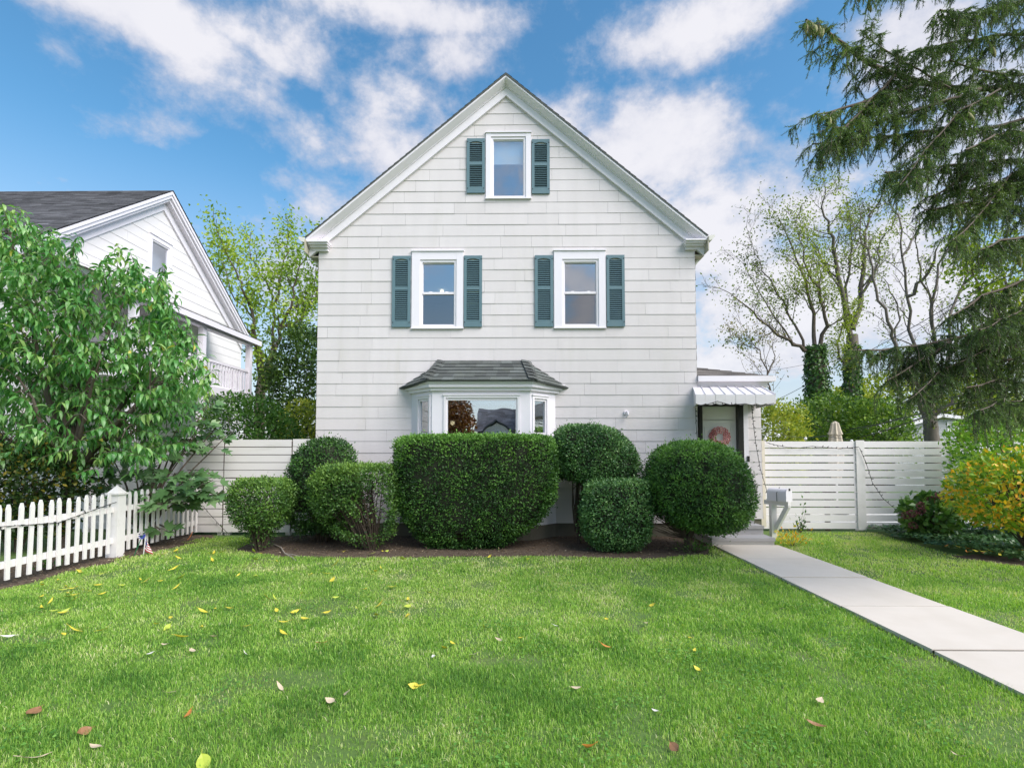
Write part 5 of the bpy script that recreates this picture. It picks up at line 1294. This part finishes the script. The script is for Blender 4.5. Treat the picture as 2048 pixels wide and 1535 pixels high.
# ---- peach tree (left)
TW_PK = [(-60, 415), (20, 420), (50, 450), (105, 465), (145, 500), (165, 545), (250, 520), (300, 555), (330, 565), (335, 610), (360, 650), (395, 715), (412, 765), (400, 795), (365, 820), (385, 845), (380, 880),
         (325, 890), (295, 925), (230, 915), (190, 950), (120, 945), (60, 920), (-80, 925)]
pt_ = thing('peach_tree', 'leafy peach tree with long drooping leaves leaning over the picket fence', 'tree', (-7.75, 8.9, 0))
r = np.random.default_rng(77); rr = random.Random(77)
xs_, ys_ = r.uniform(-120, 440, 9000), r.uniform(375, 965, 9000); ok = inpoly(xs_, ys_, TW_PK); xs_, ys_ = xs_[ok], ys_[ok]
hubs = []
mb = MB()
B0 = Vector((-7.75, 8.9, -.05)); fork = Vector((-7.6, 8.85, 1.1))
mb.tube([B0, B0.lerp(fork, .5) + Vector((.03, 0, 0)), fork], [.10, .085, .07], 8)
for (px, py, Y) in ((20, 470, 8.9), (110, 520, 8.4), (190, 560, 9.3), (250, 600, 8.5), (330, 640, 8.9), (360, 740, 8.6), (300, 770, 8.1), (200, 720, 8.0), (90, 650, 8.2), (40, 760, 8.3), (-40, 600, 9.2), (150, 830, 7.9), (260, 850, 8.3), (330, 830, 9.1), (20, 880, 8.5), (60, 560, 9.6)):
    e = P(px, py, Y); mid = fork.lerp(e, .5) + Vector((rr.gauss(0, .1), rr.gauss(0, .15), .25 if py < 700 else .12))
    pts = [fork, fork.lerp(mid, .5) + Vector((0, 0, .08)), mid, mid.lerp(e, .5) + Vector((rr.gauss(0, .06), 0, .06)), e]; mb.tube(pts, [.05, .042, .032, .024, .014], 6); hubs += pts[2:]
    hubs += [mid.lerp(e, q) for q in (.25, .5, .75)]
H = np.array(hubs); LP, LA, LN, LT = [], [], [], []
NSH = 1060
TOPS = [(-15, 425), (20, 430), (45, 452), (80, 470), (105, 475), (140, 498), (158, 505), (205, 530), (235, 520), (262, 528), (290, 550), (318, 560), (335, 580), (345, 625), (370, 660), (385, 690), (400, 722), (410, 755), (408, 785)]
for i in range(NSH + 2 * len(TOPS)):
    Y = 8.75 + rr.gauss(0, .55); e = P(float(xs_[i]), float(ys_[i]), max(7.5, min(10.2, Y)))
    if i >= NSH: tq_ = TOPS[(i - NSH) % len(TOPS)]; e = P(tq_[0] + rr.uniform(-12, 12), tq_[1] - rr.uniform(-8, 26), 8.75 + rr.gauss(0, .4))
    if i < NSH and fbm(np.array([tuple(e)]) * 1.5 + 5, 2)[0] > .625: continue
    d = np.linalg.norm(H - np.array(e), axis=1); h = Vector(H[int(np.argmin(d + r.random(len(d)) * .35))])
    L = (e - h).length
    if L > .45:
        s = e + (h - e) * (.45 / L)
        if i % 2 == 0: mb.tube([h, h.lerp(s, .5) + Vector((0, 0, .05)), s], [.010, .008, .006], 4, caps=False)
    else: s = h
    up = Vector((rr.gauss(0, .25), rr.gauss(0, .25), .35 if i < NSH else 1.5)); dirv = ((e - s).normalized() * .6 + up).normalized(); Ls = .34 + .22 * rr.random()
    b = e - dirv * Ls * .6; pts = [b, b + dirv * Ls * .5, b + dirv * Ls + Vector((0, 0, -.06))]; mb.tube(pts, [.006, .004, .002], 3, caps=False)
    k = rr.randint(12, 18); tone = rr.gauss(.48, .13)
    for j in range(k):
        t = (j + .5) / k; q = pts[0].lerp(pts[1], t * 2) if t < .5 else pts[1].lerp(pts[2], t * 2 - 1)
        a = j * 2.4 + rr.random(); o = Vector((math.cos(a), math.sin(a), 0)); up_ = (.3 - .9 * rr.random()) if t > .9 else -.5 - .9 * rr.random()
        ax = (o * .8 + dirv * .35 + Vector((0, 0, up_))).normalized()
        LP.append(tuple(q)); LA.append(tuple(ax)); LN.append(tuple(Vector((0, 0, 1)) + o * .5 + Vector((rr.gauss(0, .3), rr.gauss(0, .3), 0)))); LT.append(tone + rr.gauss(0, .14))
mb.build('branches', M_BARK, pt_)
n = len(LP); LM_PEACH = leafmat('peach_leaf', [(0.03, 0.11, 0.028), (0.07, 0.235, 0.052), (0.14, 0.35, 0.088), (0.28, 0.50, 0.17), (0.60, 0.55, 0.10)], .36, .36, .7)
LT = np.clip(np.array(LT), 0, .80); LT[r.random(n) < .006] = 1.0
leaves('crown', LP, LA, LN, r.uniform(.09, .21, n), r.uniform(.036, .064, n), LM_PEACH, pt_, LT, 'lance', .45, .12, False)

# ---- fig tree at the fence corner
fg = thing('fig_tree', 'fig tree with large lobed leaves hanging over the picket fence corner', 'tree', (-6.75, 9.5, 0))
mb = MB(); r = np.random.default_rng(88); rr = random.Random(88); LP, LA, LN, LS, LT = [], [], [], [], []
def figcluster(ends, nl, size):
    for (px, py, Y) in ends:
        e = P(px, py, Y); b = Vector((-6.75 + rr.uniform(-.08, .08), 9.5, 0.0)); mid = b.lerp(e, .5) + Vector((-.12 * rr.random(), 0, .25))
        mb.tube([b, b.lerp(mid, .5) + Vector((-.05, 0, .1)), mid, e], [.028, .024, .016, .008], 6, caps=False)
        for j in range(nl):
            a = rr.uniform(0, 6.283); q = e.lerp(mid, rr.random() * .4); o = Vector((math.cos(a), math.sin(a), rr.uniform(-.35, .35))).normalized(); pt2 = q + o * rr.uniform(.06, .16)
            mb.tube([q, pt2], [.004, .003], 3, caps=False)
            LP.append(tuple(pt2)); LA.append(tuple((o + Vector((0, 0, -.25))).normalized())); LN.append((rr.gauss(.15, .35), rr.gauss(-.75, .35), .8)); LS.append(size * rr.uniform(.7, 1.2)); LT.append(rr.gauss(.48, .17))
figcluster([(270, 940, 9.0), (310, 930, 9.5), (350, 945, 9.0), (390, 945, 9.3), (425, 960, 9.1), (300, 985, 8.8), (350, 985, 8.9), (400, 985, 9.0), (440, 985, 9.3), (255, 985, 8.9), (330, 1005, 8.7), (372, 965, 8.8), (330, 905, 9.5), (285, 960, 9.6), (420, 945, 9.7), (375, 1005, 9.3)], 13, .23)
figcluster([(320, 1058, 8.9), (345, 1060, 9.1), (310, 1040, 9.3)], 4, .25)
figcluster([(385, 800, 9.9), (410, 835, 9.9), (440, 845, 10.0), (395, 865, 9.8), (360, 850, 9.8), (455, 870, 10.0), (380, 890, 9.7), (420, 800, 10.0), (225, 915, 9.6), (190, 945, 9.5), (245, 935, 9.4), (210, 970, 9.3), (170, 975, 9.2)], 10, .20)
mb.build('branches', M_BARK, fg)
LM_FIG = leafmat('fig_leaf', [(0.04, 0.10, 0.035), (0.085, 0.18, 0.06), (0.14, 0.26, 0.10), (0.26, 0.38, 0.18)], .42, .2, .45)
leaves('crown', LP, LA, LN, np.array(LS), np.array(LS) * .95, LM_FIG, fg, np.clip(LT, 0, 1), 'palm', .3, .12)

# ---- spruce at the right edge
TX, TY = 7.6, 6.2
sp = thing('spruce', 'large drooping spruce with hanging cones at the right edge', 'tree', (TX, TY, 0))
mb = MB(); mb.tube([(TX, TY, -.1), (TX, TY, 4), (TX + .05, TY, 8), (TX, TY, 13)], [.26, .22, .16, .04], 10)
r = np.random.default_rng(99); rr = random.Random(99)
LIMBS = [([(2250, -90), (2000, -75), (1850, -50), (1720, -30)], 5.3, .03), ([(2048, 172), (1930, 178), (1840, 164), (1740, 128), (1690, 90), (1645, 55), (1612, 40)], 5.0, .034),
         ([(1960, 178), (1880, 205), (1790, 230), (1700, 262), (1635, 300)], 5.3, .02), ([(2060, 235), (1950, 262), (1850, 262), (1740, 275), (1625, 288)], 5.6, .022),
         ([(2100, 320), (2000, 320), (1900, 330), (1770, 345)], 5.2, .02), ([(2100, 420), (2000, 410), (1930, 405), (1850, 420)], 5.4, .022),
         ([(2150, 60), (2000, 70), (1900, 85), (1820, 105)], 5.5, .02), ([(2100, 600), (2035, 642), (1888, 681), (1807, 694), (1715, 700)], 5.1, .022),
         ([(2150, 720), (2048, 715), (1900, 730), (1790, 712)], 5.5, .02), ([(2150, 560), (2048, 560), (1965, 590), (1905, 630)], 5.2, .02),
         ([(2200, 780), (2080, 770), (1990, 760), (1930, 775)], 5.4, .018), ([(2150, -20), (2000, 10), (1930, 30), (1880, 20)], 5.0, .02),
         ([(2150, 130), (2040, 150), (1960, 140), (1900, 120)], 5.6, .02), ([(2150, 480), (2060, 470), (2000, 480), (1960, 500)], 5.3, .02),
         ([(2150, 660), (2060, 650), (1980, 665), (1940, 690)], 5.7, .02), ([(1840, 166), (1760, 190), (1690, 215), (1625, 230)], 5.2, .018), ([(2150, 240), (2060, 260), (1990, 270), (1930, 300)], 5.0, .02),
         ([(2150, 370), (2060, 370), (1980, 370), (1900, 385)], 5.6, .02),
         ([(1900, 176), (1840, 140), (1770, 100), (1720, 60)], 5.4, .007), ([(2000, 178), (1920, 220), (1850, 300), (1800, 370)], 4.8, .007), ([(1790, 150), (1740, 200), (1690, 255), (1650, 250)], 4.9, .012),
         ([(2120, 300), (2020, 350), (1950, 440), (1905, 480)], 4.9, .007), ([(1960, 320), (1890, 380), (1850, 395)], 5.5, .012), ([(2120, 700), (1990, 690), (1880, 740), (1830, 790)], 5.0, .007), ([(1900, 682), (1840, 720), (1775, 760)], 5.2, .012), ([(2150, 820), (2060, 800), (2000, 800), (1960, 820)], 5.0, .007), ([(2150, 600), (2060, 610), (2000, 640), (1960, 660)], 5.0, .007)]
SP, SA, SLn = [], [], []
conesites = []
for li, (pp, Yt, rad) in enumerate(LIMBS):
    n = len(pp); Y0 = 6.1 if pp[0][0] > 2045 else 5.5
    pts = [P(px, py, Y0 + (Yt - Y0) * (i / (n - 1))) for i, (px, py) in enumerate(pp)]
    if pp[0][0] > 2045: pts = [Vector((TX, TY, pts[0].z + .12))] + pts
    sm = [pts[0]]
    for a, b in zip(pts[:-1], pts[1:]): sm += [a.lerp(b, .5) + Vector((0, 0, -.015)), b]
    k = len(sm); mb.tube(sm, [rad * (1 - .8 * i / (k - 1)) + .004 for i in range(k)], 7, caps=False)
    for i in range(1, k):
        a, b = sm[i - 1], sm[i]; L = (b - a).length; dd = (b - a).normalized(); side = dd.cross(Vector((0, 0, 1))).normalized()
        for j in range(max(1, int(L / .052))):
            q = a.lerp(b, (j + rr.random()) / max(1, int(L / .052))); tt = (i - 1 + (j / max(1, int(L / .052)))) / (k - 1)
            if q.x > 6.4 and (q.x > 7.45 or rr.random() < .5): continue
            sg = 1 if (j + i) % 2 else -1; BL = rr.uniform(.14, .52) * (1.0 - .55 * tt)
            d = (side * sg * rr.uniform(.3, 1) + dd * rr.uniform(.35, .9) + Vector((0, 0, rr.uniform(-.75, .1)))).normalized()
            bp = wander(q, d, BL, 4, rr, .12, 0, .45); mb.tube(bp, [.006, .005, .004, .003, .002], 3, caps=False)
            if rr.random() < .03 and tt > .2: conesites.append(bp[-1])
            for u in range(rr.randint(2, 4)):                # hanging shoots
                w = bp[rr.randint(1, 4)]; hd = Vector((rr.gauss(0, .22), rr.gauss(0, .22), -1)).normalized(); hl_ = rr.uniform(.08, .30)
                e_ = w + hd * hl_; mb.tube([w, e_], [.003, .0015], 3, caps=False); nsg = max(1, int(hl_ / .07))
                for v in range(nsg):
                    SP.append(tuple(w.lerp(e_, v / nsg))); SA.append(tuple((hd + Vector((rr.gauss(0, .15), rr.gauss(0, .15), 0))).normalized())); SLn.append(hl_ / nsg * 1.1)
                    if v % 2 == 0: SP.append(tuple(w.lerp(e_, v / nsg))); SA.append(tuple((hd * .7 + Vector((rr.gauss(0, .6), rr.gauss(0, .6), 0))).normalized())); SLn.append(.06)
            for u in range(int(BL / .034) + 2):
                t = (u + rr.random() * .5) / (int(BL / .034) + 2); m_ = min(3, int(t * 4)); w = bp[m_].lerp(bp[m_ + 1], t * 4 - m_)
                for sg2 in (-1, 1):
                    sd2 = d.cross(Vector((0, 0, 1))).normalized() * sg2
                    sdir = (sd2 * rr.uniform(.15, .8) + d * rr.uniform(.2, .7) + Vector((0, 0, rr.uniform(-1.15, .05)))).normalized()
                    SP.append(tuple(w)); SA.append(tuple(sdir)); SLn.append(rr.uniform(.05, .125))
            SP.append(tuple(bp[-1])); SA.append(tuple((bp[-1] - bp[-2]).normalized())); SLn.append(.09)
mb.build('trunk', M_BARK, sp)
SP, SA, SLn = np.array(SP), unit(np.array(SA)), np.array(SLn); ns = len(SP); NN = 15
print('sprigs', ns)
ref = unit(np.cross(SA, rand_dir(ns, r))); ref2 = np.cross(SA, ref)
NV, NF, NT = [], [], []
t = (np.arange(NN) + .5) / NN
ph = r.random((ns, 1)) * 6.28 + np.arange(NN)[None, :] * 2.4
pos = SP[:, None, :] + SA[:, None, :] * (SLn[:, None] * t[None, :])[..., None]
rad = (np.cos(ph)[..., None] * ref[:, None, :] + np.sin(ph)[..., None] * ref2[:, None, :])
ax = SA[:, None, :] * .8 + rad * .75; ax /= np.linalg.norm(ax, axis=2, keepdims=True)
sdv = np.cross(ax, rad); sdv /= np.linalg.norm(sdv, axis=2, keepdims=True) + 1e-9
ln = .023 * r.uniform(.8, 1.2, (ns, NN, 1)); wd = .0040
V = np.stack([pos - sdv * wd, pos + sdv * wd, pos + ax * ln], 2).reshape(-1, 3)
T = (np.arange(ns * NN)[:, None] * 3 + [0, 1, 2])
tn = np.repeat(np.clip(r.normal(.45, .2, ns) + 1.0 * (fbm(SP * 1.6, 2) - .5), 0, 1), NN)
LM_SP = leafmat('spruce_needle', [(0.042, 0.072, 0.032), (0.09, 0.148, 0.052), (0.145, 0.22, 0.078), (0.23, 0.31, 0.12)], .45, .25, .4)
np_mesh('needles', V, [T], LM_SP, sp, tn)
cs_ = [P(px, py, Y) for px, py, Y in ((1613, 44, 4.95), (1619, 46, 5.0), (1626, 47, 4.97), (1632, 50, 5.03), (1639, 52, 5.0), (1646, 56, 5.02), (1629, 50, 4.94), (1718, -20, 5.3), (1724, -22, 5.28), (1740, -28, 5.3), (1752, -30, 5.32))]
for c in cs_ + rr.sample(conesites, min(26, len(conesites))):
    m = MB(); h = rr.uniform(.10, .14); tx = rr.gauss(0, .02); ty = rr.gauss(0, .02)
    m.tube([c + Vector((tx * k / 6, ty * k / 6, -h * k / 6)) for k in range(7)], [.006, .014, .018, .0185, .017, .012, .003], 8)
    m.build('cone', M_CONE, sp, True)

# ---- fallen leaves, each one lying on the lawn
def leafmesh(L, W, curl, kind, seed):
    r = random.Random(seed); m = MB(); n = 6; vs = []
    for i in range(n + 1):
        t = i / n; w = W * math.sin(math.pi * min(1, t ** .8)) * (.5 if kind == 'long' else .62) + .001; zc = curl * L * (2 * t - 1) ** 2
        for s in (-1, 0, 1): vs.append((L * (t - .5), s * w, zc + abs(s) * curl * W * .8 + r.uniform(0, .002)))
    fs = []
    for i in range(n):
        for k in range(2): fs.append((i * 3 + k, i * 3 + k + 1, i * 3 + k + 4, i * 3 + k + 3))
    m.add(vs, fs); m.tube([(-L * .5, 0, curl * L), (-L * .68, .004, curl * L + .005)], .0015, 4)
    return m
LCOL = {'yellow': (0.62, 0.52, 0.05), 'brown': (0.30, 0.15, 0.07), 'orange': (0.52, 0.20, 0.04), 'pale': (0.58, 0.46, 0.32), 'lime': (0.42, 0.50, 0.06), 'white': (0.72, 0.68, 0.62)}
protos = {}
for i, (c, col) in enumerate(LCOL.items()):
    mm = mat(c + '_fallen_leaf', col, .55, .2, 25); 
    protos[c] = [leafmesh(.10, .045, .10, 'oval', i), leafmesh(.12, .03, .12, 'long', i + 9)]
    protos[c] = [(p, mm) for p in protos[c]]
meshes = {}
def fallen(c, px, py, size, label, flat=True, z=None):
    b = G(px, py, .034 if z is None else z); k = rr.randrange(2)
    if (c, k) not in meshes:
        p, mm = protos[c][k]; o = p.build('fallen_leaf', mm); meshes[(c, k)] = o.data
    else:
        o = bpy.data.objects.new('fallen_leaf', meshes[(c, k)]); COL.objects.link(o)
    o.location = b; o.scale = (size,) * 3; o.rotation_euler = (rr.gauss(0, .35), rr.gauss(0, .3), rr.uniform(0, 6.28))
    tag(o, label, 'leaf', 'fallen leaves on the lawn')
fallen('brown', 65, 1424, 1.25, 'long reddish brown leaf on the lawn near the bottom left corner')
fallen('brown', 166, 1462, .95, 'purplish brown leaf standing up in the lower left lawn')
fallen('orange', 375, 1430, 1.0, 'orange brown leaf in the lower left middle of the lawn')
fallen('lime', 408, 1527, 1.2, 'large yellow green leaf at the very bottom edge of the lawn')
fallen('orange', 1181, 1492, 1.1, 'bright orange leaf low on the lawn right of centre')
fallen('brown', 1350, 1495, .9, 'dark curled brown leaf low on the lawn left of the path')
fallen('orange', 645, 1285, .9, 'small orange leaf in the middle left of the lawn')
fallen('orange', 1210, 1291, .9, 'small orange leaf in the middle right of the lawn')
fallen('white', 12, 1272, 1.0, 'whitish round leaf at the left frame edge')
fallen('pale', 70, 1515, 1.2, 'long pale curled leaf near the bottom left corner')
fallen('brown', 1632, 1448, .9, 'dark brown leaf near the lower stretch of path')
rl = random.Random(6)
for px, py in ((430, 1272), (385, 1301), (998, 1278), (950, 1307), (335, 1384), (190, 1492), (330, 1288), (560, 1372), (695, 1384), (660, 1400), (1290, 1245), (1640, 1400), (1915, 1510), (1560, 1215), (1152, 1375)):
    fallen('pale', px, py, rl.uniform(.6, .85), 'small beige curled leaf scattered on the lawn')
for px, py in ((300, 1306), (490, 1305), (867, 1312), (1110, 1250), (1310, 1420)): fallen('white', px, py, rl.uniform(.4, .6), 'tiny whitish petal like leaf scattered on the lawn')
for i in range(95):
    px, py = rl.uniform(60, 820), 1098 + 175 * rl.random() ** 1.6
    if py < 1098 + max(0, (350 - px)) * .22: py += 60
    fallen('yellow' if rl.random() < .75 else 'lime', px, py, rl.uniform(.55, 1.15), 'yellow or yellow green leaf scattered on the left side of the lawn')
for i in range(16): fallen('yellow', rl.uniform(820, 1400), 1112 + 260 * rl.random(), rl.uniform(.45, .8), 'small yellow leaf scattered on the right half of the lawn')
for i in range(26): fallen('yellow' if i % 3 else 'orange', rl.uniform(1890, 2047), rl.uniform(1085, 1112), rl.uniform(.5, .8), 'yellow or orange leaf lying on the ivy ground cover', z=.14)

# ================================================================== ACROSS THE STREET (seen mirrored in the panes)
oh = thing('opposite_house', 'white house with grey roof across the street mirrored in the bay window', 'house', (-2.5, -28, 0))
m = MB(); m.box(-3.7, 9, -34, -28, 0, 3.6); m.poly([(-3.6, -27.5, 0), (-.2, -27.5, 0), (-.2, -27.5, 3.1), (-1.9, -27.5, 4.25), (-3.6, -27.5, 3.1)], .5, (0, -1, 0)); m.build('wall', M_SIDING, oh)
m = MB(); shingles(m, (9.3, -27.6, 3.5), (-3.9, -27.6, 3.5), (-3.9, -31, 5.7), (9.3, -31, 5.7), 14, .5, random.Random(4))
for a, b in (((-3.9, 2.95), (-1.9, 4.35)), ((-1.9, 4.35), (.1, 2.95))): m.poly([(a[0], -27.3, a[1]), (b[0], -27.3, b[1]), (b[0], -27.3, b[1] + .1), (a[0], -27.3, a[1] + .1)], 1.6, (0, -1, 0))
m.build('roof', M_ROOF2, oh)
for lab, cx_, cy_, s_, cols in (('dark reddish tree across the street mirrored in the bay window', -6.6, -25, 3.0, [(0.10, 0.035, 0.02), (0.20, 0.08, 0.03), (0.28, 0.14, 0.04)]), ('golden tree across the street mirrored in the bay window', 4.5, -30, 4.5, [(0.10, 0.08, 0.01), (0.2, 0.15, 0.02), (0.3, 0.2, 0.03)])):
    tr = thing('street_tree', lab, 'tree', (cx_, cy_, 0)); q = rand_dir(9000) * (rng.random((9000, 1)) ** .4) * [s_, s_, s_ * 1.2]; p = q + [cx_, cy_, s_ * 1.35]
    leaves('crown', p, rand_dir(9000), rand_dir(9000), .3, .2, leafmat('street_leaf', cols, .5, .2, .3), tr, rng.random(9000)); m = MB(); m.tube([(cx_, cy_, 0), (cx_, cy_, s_ * 1.4)], [.3, .12], 8); m.build('trunk', M_BARK, tr)

# ================================================================== SKY, SUN, CAMERA
SUN_EL, SUN_AZ = math.radians(44), math.radians(127)             # azimuth clockwise from straight ahead
w = bpy.data.worlds.new('World'); sc.world = w; w.use_nodes = True
nt = w.node_tree; N, L = nt.nodes, nt.links; N.clear()
out = N.new('ShaderNodeOutputWorld'); bg = N.new('ShaderNodeBackground'); L.new(bg.outputs[0], out.inputs[0]); bg.inputs[1].default_value = 0.15
sky = N.new('ShaderNodeTexSky'); sky.sky_type = 'NISHITA'; sky.sun_disc = False; sky.sun_elevation = SUN_EL; sky.sun_rotation = SUN_AZ
sky.air_density = 1.0; sky.dust_density = .6; sky.ozone_density = 2.5
tc = N.new('ShaderNodeTexCoord'); sx = N.new('ShaderNodeSeparateXYZ'); L.new(tc.outputs['Generated'], sx.inputs[0])
def mth(op, a, b=None, c=None, clamp=False):
    n = N.new('ShaderNodeMath'); n.operation = op; n.use_clamp = clamp
    for i, v in enumerate((a, b, c)):
        if v is None: continue
        if isinstance(v, (int, float)): n.inputs[i].default_value = v
        else: L.new(v, n.inputs[i])
    return n.outputs[0]
az = mth('ARCTAN2', sx.outputs[0], sx.outputs[1]); el = mth('ARCSINE', sx.outputs[2])
cb = N.new('ShaderNodeCombineXYZ'); L.new(az, cb.inputs[0]); L.new(mth('MULTIPLY', el, 1.45), cb.inputs[1])
def noise(scale, det, rough, off, dist=0.0):
    mp = N.new('ShaderNodeMapping'); mp.inputs['Location'].default_value = (off, off * .7, off * .3); L.new(cb.outputs[0], mp.inputs[0])
    n = N.new('ShaderNodeTexNoise'); n.inputs['Scale'].default_value = scale; n.inputs['Detail'].default_value = det; n.inputs['Roughness'].default_value = rough; n.inputs['Distortion'].default_value = dist
    L.new(mp.outputs[0], n.inputs['Vector']); return n.outputs['Fac']
nA = noise(5.0, 10, .60, 3.1, .15); nB = noise(15, 9, .62, 8.2, .1); nC = noise(3.2, 6, .55, 1.3)
def pd(px, py):
    d = ray(px, py).normalized(); return math.atan2(d.x, d.y), math.asin(d.z)
BL = [(290, 30, 330, 85, 1.1), (520, 90, 150, 65, 1.0), (760, 10, 260, 60, 1.05), (120, 110, 60, 45, .35), (910, 105, 140, 65, .62), (560, 210, 110, 60, .42), (790, 190, 120, 70, .42), (740, 285, 170, 80, .8), (640, 400, 130, 80, .5),
      (1400, 55, 240, 85, 1.15), (1180, 80, 90, 50, .4), (1300, 190, 80, 50, .42), (1290, 320, 250, 120, 1.2), (1130, 250, 130, 70, .8), (1430, 450, 280, 150, 1.2), (1560, 420, 100, 90, .75), (1800, 90, 190, 150, .95), (1930, 300, 260, 230, 1.0), (1650, 600, 480, 230, 1.15), (1600, 430, 200, 100, .8), (1480, 190, 110, 50, .35),
      (540, 560, 240, 170, .7), (300, 700, 300, 120, .5), (1500, 720, 300, 110, .9)]
acc = None
for px, py, wx, wy, a in BL:
    a0, e0 = pd(px, py); a1, _ = pd(px + wx, py); _, e1_ = pd(px, py - wy)
    ga_ = mth('POWER', mth('MULTIPLY', mth('SUBTRACT', az, a0), 1 / abs(a1 - a0)), 2.0); ge_ = mth('POWER', mth('MULTIPLY', mth('SUBTRACT', el, e0), 1 / abs(e1_ - e0)), 2.0)
    g = mth('MULTIPLY', mth('EXPONENT', mth('MULTIPLY', mth('ADD', ga_, ge_), -1.0)), a)
    acc = g if acc is None else mth('MAXIMUM', acc, g)
# beyond the view: scattered cloud everywhere else
back = mth('MULTIPLY', mth('SMOOTH_MAX', mth('MULTIPLY', sx.outputs[1], -1.0), -.2, .3), 1.0, clamp=True)
acc = mth('MAXIMUM', acc, mth('MULTIPLY', back, .62))
dens = mth('ADD', acc, mth('ADD', mth('MULTIPLY', mth('SUBTRACT', nA, .5), 2.5), mth('MULTIPLY', mth('SUBTRACT', nB, .5), 1.3)))
def mrange(v, a, b, c=0.0, d=1.0, smooth=True):
    n = N.new('ShaderNodeMapRange'); n.interpolation_type = 'SMOOTHSTEP' if smooth else 'LINEAR'
    n.inputs[1].default_value = a; n.inputs[2].default_value = b; n.inputs[3].default_value = c; n.inputs[4].default_value = d; L.new(v, n.inputs[0]); return n.outputs[0]
cov = mrange(dens, .06, .92)
hz_ = mrange(el, .50, .03)                                       # pale air near the horizon
cov2 = mth('MAXIMUM', mth('MULTIPLY', cov, .95), mth('MULTIPLY', hz_, .78))
lit = mth('ADD', mrange(dens, .35, 1.25), mth('MULTIPLY', mth('SUBTRACT', nC, .5), 1.2), clamp=True)
cc = N.new('ShaderNodeMixRGB'); cc.inputs[1].default_value = (2.95, 3.08, 3.65, 1); cc.inputs[2].default_value = (4.35, 4.28, 4.5, 1); L.new(lit, cc.inputs[0])
hsv = N.new('ShaderNodeHueSaturation'); hsv.inputs['Saturation'].default_value = 1.25; hsv.inputs['Value'].default_value = 1.0; L.new(sky.outputs[0], hsv.inputs['Color'])
tn_ = N.new('ShaderNodeMixRGB'); tn_.blend_type = 'MULTIPLY'; tn_.inputs[0].default_value = 1; tn_.inputs[2].default_value = (1.22, 1.23, 1.03, 1); L.new(hsv.outputs[0], tn_.inputs[1])
mx = N.new('ShaderNodeMixRGB'); L.new(cov2, mx.inputs[0]); L.new(tn_.outputs[0], mx.inputs[1]); L.new(cc.outputs[0], mx.inputs[2]); L.new(mx.outputs[0], bg.inputs[0])

sd_ = Vector((math.sin(SUN_AZ) * math.cos(SUN_EL), math.cos(SUN_AZ) * math.cos(SUN_EL), math.sin(SUN_EL)))
sl = bpy.data.lights.new('sun', 'SUN'); sl.energy = 3.5; sl.angle = math.radians(48); sl.color = (1.0, .945, .90)
so = bpy.data.objects.new('sun', sl); COL.objects.link(so); so.location = sd_ * 60; so.rotation_euler = sd_.to_track_quat('Z', 'Y').to_euler()

cam = bpy.data.cameras.new('camera'); co = bpy.data.objects.new('camera', cam); COL.objects.link(co)
cam.sensor_fit = 'HORIZONTAL'; cam.sensor_width = 36; cam.lens = 36 * F_PX / 2048; cam.shift_y = (CY - 767.5) / 2048; cam.clip_end = 2000; cam.clip_start = .05
co.location = (0, 0, CAM_H); co.rotation_euler = CAM_R.to_euler()
sc.camera = co
sc.view_settings.view_transform = 'Standard'; sc.view_settings.look = 'None'; sc.view_settings.exposure = 0.5; sc.view_settings.gamma = 1
sc.cycles.max_bounces = 6; sc.cycles.diffuse_bounces = 3; sc.cycles.glossy_bounces = 3; sc.cycles.transparent_max_bounces = 8; sc.cycles.transmission_bounces = 4
sc.cycles.sample_clamp_indirect = 6; sc.cycles.use_denoising = True
